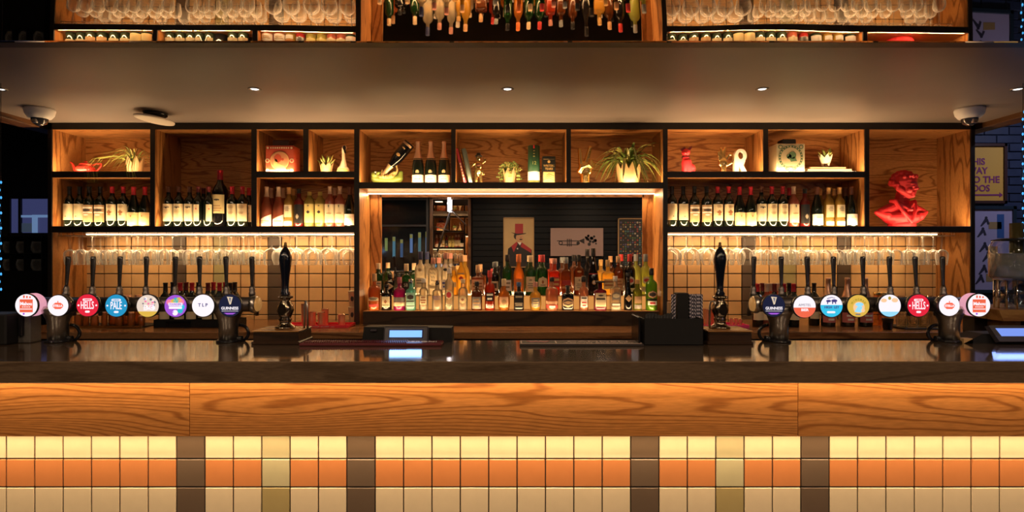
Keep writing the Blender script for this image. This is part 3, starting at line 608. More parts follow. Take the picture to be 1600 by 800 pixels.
FR = [
 (585.1,19,427.4,'dome','orange','tan',.055,[(.30,.43,.9,'cream','arch',T(.33,.39)),(.12,.2,.9,'red','rect',())],'orange gin bottle with a tan neck at the left end of the front step'),
 (604,16.5,444.6,'dome','black','black',.02,[(.14,.58,.8,'cream','rect',[(.28,.46,.3,I_brown,'diamond')]+T(.18,.24))],'short black bottle with a cream label beside the orange gin'),
 (624.3,18.5,433,'dome','magenta','pink',.045,[(.15,.28,1.2,'cream','rect',()),(.3,.45,1.2,'grey','rect',())],'magenta gin bottle with a cream band'),
 (642.4,15,436,'square','aqua','silver',.03,[(.12,.62,.7,'aqua','rect',[(.38,.55,.35,I_dark,'disc'),(.30,.34,.6,I_dark,'rect'),(.14,.17,.6,I_dark,'rect')])],'pale aqua square gin bottle with a dark emblem'),
 (662,14.5,435,'dome','clear','white',.03,[(.2,.5,.8,'cream','rect',T(.24,.46,I_brown,.6,3))],'clear bottle with a cream label between the aqua gin and the blue lettered vodka'),
 (683.4,17,438,'dome','clear','silver',.03,[],'clear short vodka bottle with blue lettering'),
 (702,14.5,418.5,'round','clear','white',.04,[(.28,.52,.85,'cream','disc',[(.32,.48,.5,I_red,'disc')]),(.10,.18,.7,'cream','rect',T(.11,.17))],'clear bottle with a round red emblem'),
 (723.3,15,436,'round','clear','cream',.03,[(.24,.52,.85,'yellow','disc',[(.28,.48,.6,P_cream,'disc'),(.33,.43,.3,I_brown,'disc')])],'pale gold clear bottle with a round seal below the tall yellow bottle'),
 (745,17,440,'dome','brown','brown' if 0 else 'black',.03,[(.06,.52,.85,'grey','rect',T(.12,.45,P_tan,.6,3))],'squat brown whisky bottle with a dark label'),
 (765.4,16,422.6,'dome','red','red',.05,[(.26,.50,.8,'black','rect',T(.30,.47,P_white,.6,2)),(.07,.17,.8,'white','rect',T(.08,.16,I_red,.6,2))],'red bitters bottle with a black and white label and red cap'),
 (787.4,19,435.7,'ballb','amber','cream',.05,[(.12,.5,.8,'peach','rect',[(.2,.42,.4,P_tan,'disc')])],'round amber bottle with a peach label and cream stopper'),
 (810.7,16,441,'square','black','blue',.03,[(.10,.62,.7,'black','rect',T(.5,.58,I_grey,.5,1)+T(.2,.3,I_grey,.5,2))],'dark green black square bottle with a blue stopper'),
 (836.6,18.5,440.5,'ballb','gold','rose',.035,[(.14,.50,.75,'grey','rect',T(.2,.44,P_yel,.5,3))],'golden ball shaped bottle with a dark label'),
 (862.3,20,433,'dome','pinkamber','black',.03,[(.22,.30,1.1,'peach','rect',()),(.08,.18,1.1,'red','rect',T(.1,.16,P_white,.6,1))],'wide orange bourbon bottle with a peach band'),
 (886.8,18.5,446,'square','black','black',.02,[(.14,.56,.7,'peach','disc',[(.22,.48,.55,I_dark,'disc'),(.28,.42,.4,P_tan,'disc')])],'squat black square bottle with a round tan label'),
 (912,14.5,431.5,'dome','pinkamber','black',.04,[(.10,.46,.8,'white','rect',T(.14,.28,I_red,.5,2)+T(.38,.42,I_dark,.7,1))],'amber bottle with a white label and tall black cap'),
 (937.4,19,439,'square','purple','black',.012,[(.14,.62,.75,'cream','rect',[(.5,.56,.15,I_dark,'diamond')]+T(.38,.44,I_dark,.6,1))],'plum square liqueur bottle with a cream label and flat black stopper'),
 (961.4,16.5,431.5,'square','clear','white',.035,[(.34,.60,.55,'grey','arch',[(.40,.54,.3,P_cream,'disc')]),(.14,.24,.75,'black','rect',T(.16,.22,P_white,.6,1))],'clear square tequila bottle with a black band'),
 (981.3,13,426,'cone','black','black',.03,[(.24,.44,.9,'tan','diamond',())],'slender black cream liqueur bottle with a tan mark'),
 (995.8,14.5,437,'dome','olive','gold',.03,[(.25,.5,.8,'tan','rect',()),(.06,.2,.8,'grey','rect',())],'olive green bottle partly behind the black one'),
 (1017.8,18,419,'round','green','black',.05,[(.32,.52,.8,'peach','disc',[(.36,.48,.6,I_dark,'disc')]),(.14,.25,.85,'white','rect',T(.17,.22,I_red,.6,1)),(.26,.31,1.1,'black','rect',())],'bright green bottle at the right end of the front step'),
]
for r in FR:
    px, wpx, yt, kd, lq, cp, ch, labs, desc = r
    t = spirit(0, px, wpx, yt, kd, lq, cp, ch, labs, desc, n=(sq if kd == 'square' else 2), capw=2.4 if 'flat black stopper' in desc else 1.12)
    if 'blue lettering' in desc:
        for k, (s, dz) in enumerate((('ABSOLUT', .098), ('VODKA', .082))): text(s, .0155, I_blue, t, (0, -.0405, dz), sx=.85, bold=.0004)
BK = [
 (591,15,411,'round','dkgreen','cream',.045,[(.2,.5,.9,'cream','rect',T(.3,.44,I_grey))],'green bottle with a cream stopper at the left end of the upper step'),
 (609,17,428,'round','black','black',.03,[(.30,.66,.95,'cream','diamond',T(.46,.52,I_brown,.5,1))],'black bottle with a cream diamond label behind the orange gin'),
 (635,16,412,'round','dkgreen','cream',.055,[(.16,.5,.9,'black','rect',())],'green bottle with a cream cap and the number 58'),
 (657,18,393,'round','clear','navy',.06,[(.62,.68,.3,'tan','rect',()),(.2,.45,.9,'cream','rect',T(.3,.4,I_grey))],'tall clear vodka bottle with a navy cap'),
 (677,17,402.7,'round','clear','rose',.045,[(.2,.30,.9,'cream','rect',())],'tall clear bottle with black script lettering'),
 (696.5,14.5,395,'round','clear','rose',.045,[(.62,.70,.45,'black','disc',()),(.14,.4,.9,'white','rect',T(.2,.34,I_blue))],'tall clear bottle with a dark round seal and pale cap'),
 (709,11,416,'slim','gold','gold',.03,[(.3,.5,.8,'cream','rect',())],'slim pale gold bottle behind the red emblem bottle'),
 (721,16.5,398.5,'slim','gold','tan',.05,[(.40,.54,.5,'red','diamond',()),(.58,.62,.7,'grey','rect',())],'tall yellow rum bottle with a red mark'),
 (746.8,20,414,'square','brown','tan',.06,[(.10,.62,.82,'peach','rect',T(.2,.5,I_brown,.5,3))],'tall square bottle with a full peach label and cork top'),
 (773,14,409.5,'dome','black','grey',.035,[(.16,.46,.85,'cream','rect',[(.24,.4,.45,I_dark,'rect')])],'black jug shaped bottle with a cream label'),
 (792.8,15,398,'round','dkgreen','black',.05,[(.12,.42,.9,'white','rect',T(.2,.36,I_grey,.6,2))],'dark green whisky bottle with a white label'),
 (810.7,16.5,397,'slim','amber','orange',.06,[(.18,.46,.95,'orange','rect',[(.3,.38,.4,P_yel,'diamond')])],'amber whisky bottle with an orange label and neck'),
 (829,16.5,399,'round','dkgreen','cream',.05,[(.10,.52,.95,'cream','rect',[(.40,.45,.3,I_grey,'disc')]+T(.2,.34,I_grey,.6,3))],'green whisky bottle with a cream label and cream cap'),
 (847.8,17,398,'round','dkgreen','red',.055,[(.24,.52,.95,'cream','arch',[(.32,.42,.2,I_brown,'disc')]+T(.27,.30,I_grey,.6,1))],'green whisky bottle with an arched cream label and red cap'),
 (866.4,16.5,404,'square','red','rose',.04,[(.25,.55,.75,'red','rect',T(.3,.5,K_gold,.6,2))],'red square whisky bottle with a red label'),
 (884.4,15.5,402,'square','ruby' if 0 else 'brown','grey',.045,[(.3,.44,.75,'red','rect',()),(.2,.26,.75,'gold','rect',())],'brown square whisky bottle with a slanting red label'),
 (904.4,16.5,398,'round','brown','black',.05,[(.14,.50,.95,'cream','rect',[(.38,.45,.2,I_grey,'diamond')]+T(.2,.32,I_grey,.6,3)),(.62,.68,.4,'gold','disc',())],'brown whisky bottle with a cream label and gold neck seal'),
 (927,18,388,'cone','black','black',.06,[(.25,.36,.35,'gold','disc',[(.27,.34,.22,P_white,'disc')]),(.5,.52,1.2,'red','rect',())],'tall sloping dark sparkling bottle with a small gold seal'),
 (949.7,18.5,406,'square','gold','gold',.05,[(.20,.52,.7,'yellow','rect',T(.3,.46,I_brown,.5,2))],'golden square liqueur bottle with a yellow label'),
 (966,16,400,'round','brown','tan',.05,[(.14,.48,.95,'peach','rect',T(.2,.42,I_brown,.6,3))],'dark bottle with a peach label and tan cap'),
 (984,17,397,'round','black','red',.055,[(.28,.52,.7,'white','disc',[(.34,.46,.5,I_red,'disc')]),(.1,.2,.95,'cream','rect',())],'dark vermouth bottle with a white and red oval and red cap'),
 (1008.8,18,397,'round','lime','grey',.055,[(.30,.52,.75,'cream','disc',[(.36,.46,.5,I_red,'disc')]),(.1,.24,.95,'cream','rect',())],'pale lime vermouth bottle at the right end of the upper step'),
]
for r in BK:
    px, wpx, yt, kd, lq, cp, ch, labs, desc = r
    t = spirit(1, px, wpx, yt, kd, lq, cp, ch, labs, desc, n=(sq if kd == 'square' else 2))
    if 'number 58' in desc: text('58', .035, P_white, t, (.002, -.0405, .075), sx=.9)
    if 'script' in desc:
        for k in range(5): obj('script_stroke', MB().tube([(-.022 + .004*k, -.0415, .20 - .028*k), (-.006, -.0425, .19 - .028*k), (.010, -.0425, .196 - .028*k), (.022 - .003*k, -.041, .182 - .028*k)], .0022, 6), I_dark, t)
    if 'jug' in desc: obj('handle', MB().tube([(.012, 0, .20), (.028, 0, .208), (.034, 0, .19), (.027, 0, .17), (.02, 0, .16)], .004, 8), G_black, t)
# ------------------------------------------------------------------ ornaments in the upper compartments
YO = 4.26
def SX(px, Y=YO): return PX(px, Y)
M_pot = mat('pot_cream', (.42, .27, .13), .45)
M_leaf = mat('leaf_green', (.15, .22, .04), .45); M_leafy = mat('leaf_yellow', (.42, .40, .10), .45); M_soil = mat('soil', (.03, .02, .012), .9)
def crown_pot(t, r0, r1, h, teeth=8, tz=.03, z0=0.0, m=None):
    seg = teeth * 4; mb = MB(); vs = []; fs = []
    def rad(z): return r0 + (r1 - r0) * (z - z0) / h
    rows = [(z0, r0 * .0), (z0, r0 * .95), (z0 + .004, r0)]
    for z, r in rows:
        for k in range(seg): vs.append((r * math.cos(2*PI*k/seg), r * math.sin(2*PI*k/seg), z))
    for k in range(seg):
        f = abs(((k % 4) / 4.0) * 2 - 1); z = z0 + h - tz + tz * f * 1.2; r = rad(z); vs.append((r * math.cos(2*PI*k/seg), r * math.sin(2*PI*k/seg), z))
    for k in range(seg):
        f = abs(((k % 4) / 4.0) * 2 - 1); z = z0 + h - tz + tz * f * 1.2 - .001; r = rad(z) - .006; vs.append((r * math.cos(2*PI*k/seg), r * math.sin(2*PI*k/seg), z))
    for k in range(seg): r = rad(z0 + h * .6) - .006; vs.append((r * math.cos(2*PI*k/seg), r * math.sin(2*PI*k/seg), z0 + h * .6))
    for j in range(5):
        for k in range(seg): fs.append((j*seg+k, j*seg+(k+1) % seg, (j+1)*seg+(k+1) % seg, (j+1)*seg+k))
    obj('pot', mb.add(vs, fs, 0, False), m or M_pot, t)
    obj('soil', MB().lathe([(0, z0 + h*.68), (rad(z0 + h*.68) - .005, z0 + h*.68)], 20), M_soil, t)
def arc(base, az, L, rise, droop, n=8):
    pts = []; d = Vector((math.cos(az), math.sin(az), 0))
    for i in range(n):
        s = i / (n - 1); pts.append(Vector(base) + d * (L * (s ** 1.1)) + Vector((0, 0, rise * math.sin(min(1, s * 1.3) * PI / 2) - droop * s ** 2.6)))
    return pts
def inside(pts, x0, x1, z0, y1=.2, z1=9):
    return [Vector((min(max(p.x, x0), x1), min(p.y, y1), min(max(p.z, z0), z1))) for p in pts]
# red teapot
t = thing('teapot', 'small glossy red teapot on the upper left shelf', 'teapot', (SX(134), YO, ZU))
M_redg = mat('red_enamel', (.60, .035, .025), .12, coat=.6)
obj('body', MB().lathe([(0, 0), (.035, 0), (.05, .006), (.066, .028), (.062, .05), (.045, .066), (.035, .07), (0, .07)], 28), M_redg, t)
ld = obj('lid', MB().lathe([(.044, .066), (.046, .07), (.036, .082), (.016, .089), (0, .09)], 24), M_redg, t); obj('knob', MB().sphere((0, 0, .094), (.012, .012, .009)), M_redg, ld)
obj('spout', MB().tube([(-.05, 0, .022), (-.078, 0, .035), (-.088, 0, .062), (-.098, 0, .082), (-.112, 0, .09)], [.016, .013, .010, .008, .007], 10), M_redg, t)
obj('handle', MB().tube([(.05, 0, .066), (.08, 0, .08), (.115, 0, .078), (.112, 0, .06), (.085, 0, .028), (.06, 0, .022)], .006, 8), M_redg, t)
# trailing plant in a crown pot
def grass_plant(name, label, px, Y, Z, pot, n, Lr, rise, droop, w, xlim, zlo, mats=(M_leaf, M_leafy), seed=1, bias=0.0, y1=.15, zhi=9):
    rnd = random.Random(seed); t = thing(name, label, 'plant', (SX(px, Y), Y, Z)); crown_pot(t, *pot)
    zt = pot[2] * .72
    for k in range(n):
        az = rnd.uniform(0, 2 * PI) if rnd.random() > bias else PI + rnd.uniform(-.7, .7); L = rnd.uniform(*Lr)
        p = arc((rnd.uniform(-.02, .02), rnd.uniform(-.02, .02), zt), az, L, rise * rnd.uniform(.5, 1.25), droop * rnd.uniform(.3, 1.3) * L / Lr[1])
        lim = xlim; obj('leaf', MB().blade(inside(p, lim[0], lim[1], zlo if p[-1].y > -.09 else zlo - .08, y1, zhi), w * rnd.uniform(.7, 1.2)), mats[0] if rnd.random() < .45 else mats[1], t)
    return t
gp = grass_plant('grass_plant', 'wispy trailing grass plant in a cream crown pot beside the teapot', 211, 4.27, ZU, (.048, .062, .125, 7, .045), 85, (.07, .24), .10, .15, .0022, (-.32, .10), .004, seed=3, bias=.5, zhi=.29)
rnd = random.Random(31)                     # a few strands hang over the shelf edge
for k in range(14):
    x1_ = (-.22 if k < 9 else .05) + rnd.uniform(-.05, .04); zl = rnd.uniform(-.06, -.17)
    obj('leaf', MB().blade([(-.01, -.02, .09), (x1_*.5, -.06, .13), (x1_*.85, -.115, .10), (x1_, -.150, .03), (x1_ + .01, -.152, -.03), (x1_ + .02 + rnd.uniform(-.01, .03), -.150, zl)], .002), M_leafy if k % 2 else M_leaf, gp)
# red tin with a portrait, on the left
def tin(label, px, w, h, m, art, capm, capw, caph, sidem=None, group=None, ang=0):
    t = thing('square_tin', label, 'tin', (SX(px), 4.24, (ZU)), group, ang); d = w * .62
    obj('body', MB().box(-w/2, w/2, -d/2, d/2, 0, h, bev=.004), m, t)
    obj('lid', MB().box(-capw/2, capw/2, -d*.35, d*.35, h, h + caph, bev=.006), capm, t)
    return t, -d/2
M_tinr = mat('tin_red', (.60, .10, .05), .3, noise=.12, nscale=60); M_tinp = mat('tin_pale_red', (.75, .32, .16), .3); M_tind = mat('tin_deep_red', (.45, .03, .02), .3)
t, yf = tin('red and gold printed tin with an oval portrait on the upper left shelf', 444, .205, .198, M_tinr, None, mat('tin_lid_dark', (.05, .015, .015), .4), .12, .045)
mb = MB().box(-.098, .098, yf - .001, yf, .17, .192)
for u in (-.086, .086): mb.disc(u, .181, .008, yf - .0015, yf, 1, 12)
for k in range(9): mb.box(-.068 + .016*k, -.058 + .016*k, yf - .0016, yf, .175, .187, 1)
obj('title_band', mb, [M_tind, P_cream], t)
mb = MB().disc(0, .088, .068, yf - .0012, yf, 0, 32).disc(0, .088, .062, yf - .0018, yf, 1, 32)
mb.disc(-.012, .105, .026, yf - .0024, yf, 2, 18, .030).disc(.022, .098, .010, yf - .0024, yf, 2, 12).disc(-.028, .072, .016, yf - .0024, yf, 0, 14, .028).prism([(-.025, .03), (.05, .022), (.035, .045), (-.015, .07)], yf - .0024, yf, 0)
obj('portrait_print', mb, [mat('tin_gold', (.78, .55, .22), .35), M_tinp, M_tinr], t)
mb = MB()
for u in (-.088, .088): mb.disc(u, .088, .016, yf - .0012, yf, 0, 14).disc(u, .088, .009, yf - .002, yf, 1, 12).disc(u, .018, .012, yf - .0012, yf, 0, 12)
mb.box(-.07, .07, yf - .0012, yf, .006, .022, 0)
obj('ornament_print', mb, [mat('tin_cream', (.82, .64, .40), .4), M_tinr], t)
# green tin with 21
t, yf = tin('cream and green printed tin with a head in a wreath and the number 21', 1227, .205, .212, mat('tin_cream2', (.70, .64, .42), .35), None, mat('tin_lid_black', (.012, .016, .016), .4), .10, .038)
M_tg = mat('tin_green', (.12, .22, .12), .35); M_tg2 = mat('tin_pale', (.62, .52, .32), .35)
mb = MB().disc(0, .112, .088, yf - .001, yf, 0, 36).disc(0, .112, .072, yf - .0016, yf, 1, 36)
for k in range(24):
    a = 2*PI*k/24; mb.disc(.08*math.cos(a), .112 + .08*math.sin(a), .005, yf - .002, yf, 1, 8)
mb.disc(.012, .128, .026, yf - .0022, yf, 0, 18).disc(-.012, .118, .018, yf - .0022, yf, 0, 14).prism([(-.03, .112), (-.012, .10), (-.01, .125)], yf - .0022, yf, 0).prism([(-.01, .10), (.03, .118), (.045, .085), (.0, .08)], yf - .0022, yf, 0)
for u in (-.075, .075):
    mb.disc(u, .188, .016, yf - .0014, yf, 0, 14).disc(u, .188, .010, yf - .002, yf, 1, 12).disc(u, .028, .014, yf - .0014, yf, 2, 14)
mb.disc(0, .028, .042, yf - .0016, yf, 0, 24, .019)
obj('wreath_print', mb, [M_tg, M_tg2, P_cream], t); text('21', .032, P_white, t, (0, yf - .002, .028))
# succulent and swan on the left
def succulent(label, px, Y, Z, pot, r, n, seed, legs=False, m=None):
    rnd = random.Random(seed); t = thing('succulent', label, 'plant', (SX(px, Y), Y, Z)); z0 = .03 if legs else 0
    crown_pot(t, *pot[:3], 7, .022, z0, m)
    if legs:
        for k in range(3):
            a = -PI/2 + 2*PI*k/3 + .5; obj('leg', MB().tube([(pot[0]*.7*math.cos(a), pot[0]*.7*math.sin(a), 0), (pot[0]*.8*math.cos(a), pot[0]*.8*math.sin(a), .034)], [.005, .009], 8), m or M_pot, t)
    zt = z0 + pot[2] * .72
    for k in range(n):
        az = 2*PI*k*.381 + rnd.uniform(-.2, .2); e = rnd.uniform(.15, 1.2); L = r * rnd.uniform(.75, 1.15); d = Vector((math.cos(az)*math.cos(e), math.sin(az)*math.cos(e), math.sin(e)))
        pts = [Vector((0, 0, zt)) + d * (L * s) + Vector((0, 0, .02 * s * s)) for s in (0, .25, .5, .75, 1)]
        obj('leaf', MB().tube(pts, [.004, .008, .0085, .006, .0012], 7), M_leaf if k % 3 else M_leafy, t)
    return t
succulent('spiky succulent in a cream crown pot beside the swan figurine', 510, 4.24, ZU, (.036, .05, .078), .075, 22, 5)
M_swan = mat('swan_white', (.78, .62, .42), .4)
t = thing('swan_figurine', 'white swan figurine with a black beak on the upper left shelf', 'figurine', (SX(537), 4.25, ZU))
blobs('body', [('e', (0, 0, .03), (.045, .04, .035)), ('c', (0, 0, .05), (.004, 0, .10), .030, .016), ('c', (.004, 0, .10), (0, 0, .165), .015, .012), ('c', (0, 0, .165), (.006, -.004, .19), .013, .016), ('e', (.01, -.006, .195), (.018, .018, .018))], M_swan, .004, t)
obj('beak', MB().sphere((.012, -.016, .192), (.012, .012, .018)).tube([(.014, -.02, .18), (.022, -.026, .155), (.024, -.028, .148)], [.009, .006, .002], 8), K_black, t)
obj('collar', MB().lathe([(.044, .01), (.047, .022), (.040, .038), (.036, .04)], 20), mat('swan_band', (.60, .50, .16), .5), t)
# lizard bottle holder with tilted bottle
t = thing('lizard_holder', 'green lizard figurine lying on its back holding a tilted bottle', 'figurine', (SX(605), 4.26, ZM))
M_liz = mat('lizard_green', (.17, .22, .04), .35); M_belly = mat('lizard_belly', (.48, .34, .12), .4)
blobs('body', [('c', (-.085, 0, .05), (-.04, 0, .035), .035, .038), ('c', (-.04, 0, .038), (.05, 0, .035), .040, .040), ('c', (.05, 0, .038), (.09, 0, .05), .040, .030), ('c', (.09, 0, .05), (.10, 0, .09), .026, .018), ('e', (-.085, -.01, .075), (.032, .032, .028)), ('e', (-.055, -.025, .088), (.018, .016, .012))], M_liz, .005, t)
blobs('belly_and_limbs', [('e', (.0, -.012, .058), (.075, .035, .026)), ('c', (-.03, -.03, .07), (-.03, -.02, .105), .012, .009), ('c', (.02, -.035, .065), (.055, -.03, .09), .012, .010), ('c', (.05, -.01, .06), (.075, -.01, .11), .014, .010), ('c', (.075, -.01, .11), (.068, -.01, .158), .010, .007)], M_belly, .0045, t)
for k in range(7): obj('belly_stripe', MB().tube([(-.045 + .016*k, -.044, .046), (-.043 + .016*k, -.048, .06), (-.044 + .016*k, -.044, .074)], .003, 6), mat('stripe_brown', (.35, .22, .06), .5), t)
for k in (-1, 1): obj('eye', MB().sphere((-.078, -.036, .084 + .006*k), .007, seg=10, rings=6), P_white if k > 0 else K_black, t)
pr = wprof(.30, .043, 'champagne'); b = bottle('champagne_bottle', 'black champagne bottle with gold neck held tilted by the lizard figurine', 'bottle', (SX(600) - .018, 4.225, ZM + .078), pr, G_black, (foil(pr, .215, .0009), mat('neck_gold', (.75, .58, .30), .4, metal=.5)), [(.05, .06, .3, K_gold, 'disc'), (.012, .028, 1.0, P_tan), (.105, .13, .35, K_gold, 'disc')])
b.location = (SX(641), 4.235, ZM + .305); b.rotation_euler = (0, math.radians(180 + 40), 0)
# leaning books and gold figure
def book(label, w, h, th, m, loc, rot, pages=True, group=None):
    t = thing('book', label, 'book', loc, group); t.rotation_euler = rot
    obj('cover', MB().box(0, th*.12, -w/2, w/2, 0, h).box(th*.88, th, -w/2, w/2, 0, h).box(0, th, -w/2, -w/2 + th*.12, 0, h), m, t)
    obj('pages', MB().box(th*.12, th*.88, -w/2 + th*.12, w/2 - .004, .004, h - .004), P_cream, t)
    return t
b1 = book('thin red book leaning at the left of the figurine compartment', .16, .262, .022, mat('book_red', (.45, .04, .06), .5), (SX(726), 4.26, ZM), (0, math.radians(-14), 0), group='leaning books')
for k in range(6): obj('spine_print', MB().box(.006, .016, -.0812, -.08, .03 + .022*k, .044 + .022*k), P_cream, b1)
book('grey green book with a black top leaning against the red book', .16, .258, .030, mat('book_grey', (.20, .24, .20), .5), (SX(733.5), 4.26, ZM), (0, math.radians(-12), 0), group='leaning books')
t = thing('gold_figurine', 'small gold standing figurine with a black hat', 'figurine', (SX(748), 4.24, ZM))
obj('base', MB().box(-.045, .045, -.03, .03, 0, .012, bev=.003), M_gold, t)
blobs('body', [('c', (-.018, 0, .012), (-.016, 0, .08), .012, .016), ('c', (.020, -.004, .012), (.014, 0, .08), .012, .016), ('e', (0, 0, .10), (.030, .024, .028)), ('e', (0, -.004, .14), (.030, .024, .032)), ('c', (-.028, 0, .158), (-.048, -.014, .135), .011, .009), ('c', (-.048, -.014, .135), (-.030, -.028, .15), .009, .009), ('c', (.028, 0, .158), (.05, -.005, .175), .011, .009), ('c', (.05, -.005, .175), (.045, -.012, .19), .009, .009), ('c', (0, 0, .165), (.0, 0, .185), .012, .012), ('e', (0, -.002, .198), (.019, .019, .021)), ('c', (.03, -.012, .10), (.04, -.014, .075), .011, .008), ('e', (.0, -.028, .105), (.014, .01, .014))], M_gold, .004, t)
obj('chest_plate', MB().sphere((0, -.016, .142), (.022, .014, .018)), mat('bronze_dark', (.16, .06, .03), .3), t)
obj('hat', MB().lathe([(0, .21), (.028, .208), (.026, .214), (.016, .218), (.014, .232), (0, .236)], 16), K_black, t)
# bushy plant in crown pot (middle), tube and black box
t = thing('bushy_plant', 'small leafed trailing plant in a cream crown pot beside the green tube', 'plant', (SX(796, 4.25), 4.25, ZM)); crown_pot(t, .036, .052, .115, 7, .035)
rnd = random.Random(11)
for k in range(26):
    az = 2*PI*k*.381; L = rnd.uniform(.05, .105); p = arc((0, 0, .085), az, L, rnd.uniform(.03, .09), rnd.uniform(.0, .16) * L / .1); p = inside(p, -.12, .12, .005, .12)
    st = obj('stem', MB().tube(p, .0013, 5), M_leaf, t); mb = MB()
    for i in range(1, len(p)):
        for s in (-1, 1):
            q = p[i]; mb.sphere((q.x + s*rnd.uniform(.004, .009), q.y + rnd.uniform(-.006, .006), q.z + rnd.uniform(-.005, .007)), (.0065, .0028, .0055), seg=6, rings=4)
    lf = obj('leaves', mb, M_leafy if k % 2 else M_leaf, st); lf['kind'] = 'stuff'
t = thing('gift_tube', 'tall dark green whisky gift tube with a white band', 'tube', (SX(834), 4.25, ZM))
M_tube = mat('tube_green', (.02, .075, .035), .4)
obj('tube_body', MB().lathe([(0, 0), (.044, 0), (.044, .285), (.042, .287), (0, .287)], 32), M_tube, t)
TP = [(.044, 0), (.044, .287)]
obj('white_band', patch(TP, .03, .094, 1.5, .0008), P_white, t); obj('lower_band', patch(TP, 0, .028, 1.5, .0006), mat('tube_olive', (.14, .16, .04), .4), t); obj('red_seal', patch(TP, .262, .286, .11, .0012), M_red, t)
text('12', .034, mat('tube_gold', (.55, .50, .16), .4), t, (0, -.0455, .155))
for k in range(3): obj('gold_mark', patch(TP, .20 + .02*k, .208 + .02*k, .22 - .04*k, .0012, shape='diamond'), MATS['tube_gold'], t)
t = thing('boxed_bottle', 'black and gold printed whisky box beside the green tube', 'box', (SX(857), 4.25, ZM))
obj('carton', MB().box(-.048, .048, -.04, .04, 0, .205, bev=.002), mat('carton_black', (.012, .014, .012), .4), t)
M_cg = mat('carton_gold', (.62, .42, .15), .45)
obj('gold_panel', MB().box(-.041, .041, -.0415, -.04, .005, .09), M_cg, t); obj('gold_emblem', MB().disc(0, .165, .010, -.0415, -.04, 0, 14), M_cg, t); obj('gold_rule', MB().box(-.04, .04, -.0415, -.04, .182, .1835), M_cg, t)
for k in range(3): obj('hill_line', MB().prism([(-.04 + .01*k, .035 + .016*k), (0, .052 + .014*k), (.04, .03 + .016*k), (.038, .026 + .016*k), (0, .044 + .014*k), (-.038 + .01*k, .03 + .016*k)], -.0425, -.0415), I_brown, t)
for s, z in (('WRITERS', .135), ('TEARS', .112)): text(s, .022, MATS['carton_gold'], t, (0, -.041, z), sx=.9, name='lettering')
# gold V-sign hand and gold OK hand
def hand(name, label, px, Z, scale, pose, fl=1, rz=0):
    s = scale; t = thing(name, label, 'figurine', (SX(px, 4.235), 4.235, Z))
    def V3(x, y, z): return (x*s*fl, y*s, z*s)
    if pose == 'v':
        B = [('c', V3(0, 0, .0), V3(0, 0, .05), .030*s, .030*s), ('e', V3(0, 0, .085), (.042*s, .026*s, .048*s)), ('c', V3(-.024, 0, .12), V3(-.03, 0, .20), .0160*s, .0125*s), ('c', V3(.006, 0, .125), V3(.030, .0, .212), .0160*s, .0125*s),
             ('c', V3(.026, 0, .118), V3(.032, -.022, .135), .012*s, .011*s), ('c', V3(.032, -.022, .135), V3(.022, -.032, .105), .011*s, .009*s), ('c', V3(.042, 0, .10), V3(.046, -.02, .118), .011*s, .010*s), ('c', V3(.046, -.02, .118), V3(.034, -.032, .096), .010*s, .008*s),
             ('c', V3(-.036, -.01, .075), V3(-.022, -.034, .10), .014*s, .012*s), ('c', V3(-.022, -.034, .10), V3(.012, -.04, .108), .012*s, .009*s)]
    else:
        B = [('c', V3(0, 0, .0), V3(0, 0, .05), .026*s, .026*s), ('e', V3(0, 0, .085), (.040*s, .024*s, .045*s)), ('c', V3(-.030, 0, .115), V3(-.042, 0, .175), .0125*s, .010*s), ('c', V3(-.014, 0, .125), V3(-.018, 0, .20), .014*s, .011*s), ('c', V3(.006, 0, .125), V3(.014, 0, .205), .014*s, .011*s),
             ('c', V3(.024, 0, .115), V3(.044, -.012, .158), .0115*s, .010*s), ('c', V3(.044, -.012, .158), V3(.066, -.022, .142), .010*s, .009*s), ('c', V3(.066, -.022, .142), V3(.064, -.03, .112), .009*s, .008*s), ('c', V3(.03, -.008, .07), V3(.058, -.022, .086), .014*s, .011*s), ('c', V3(.058, -.022, .086), V3(.066, -.03, .110), .011*s, .008*s)]
    blobs('hand', B, M_gold, .0042*s, t, rotz=rz); obj('foot', MB().lathe([(0, 0), (.034*s, 0), (.034*s, .006), (.03*s, .008), (0, .008)], 20), M_gold, t)
    return t
hand('gold_hand', 'gold hand figurine making a victory sign beside the spider plant', 914, ZM, 1.28, 'v')
hand('gold_hand', 'small gold hand figurine making an OK sign beside the white letter', 1130, ZU, .93, 'ok')
# spider plant
t = thing('spider_plant', 'large striped spider plant in a wide cream crown pot', 'plant', (SX(982, 4.26), 4.26, ZM)); crown_pot(t, .072, .096, .165, 9, .055)
rnd = random.Random(21); M_str = mat('leaf_stripe', (.62, .58, .26), .45)
for k in range(66):
    az = 2*PI*k*.381 + rnd.uniform(-.2, .2)
    L = rnd.uniform(.17, .31); p = arc((rnd.uniform(-.03, .03), rnd.uniform(-.03, .03), .13), az, L, rnd.uniform(.06, .19), rnd.uniform(.03, .30))
    p = inside(p, -.36, .245, .012 if k != 5 else -.05, .19, .36)
    lf = obj('leaf', MB().blade(p, .0125 * rnd.uniform(.8, 1.2)), M_leaf if k % 3 else M_leafy, t); obj('leaf_stripe', MB().blade([q + Vector((0, -.0006, .0012)) for q in p], .0055), M_str, lf)
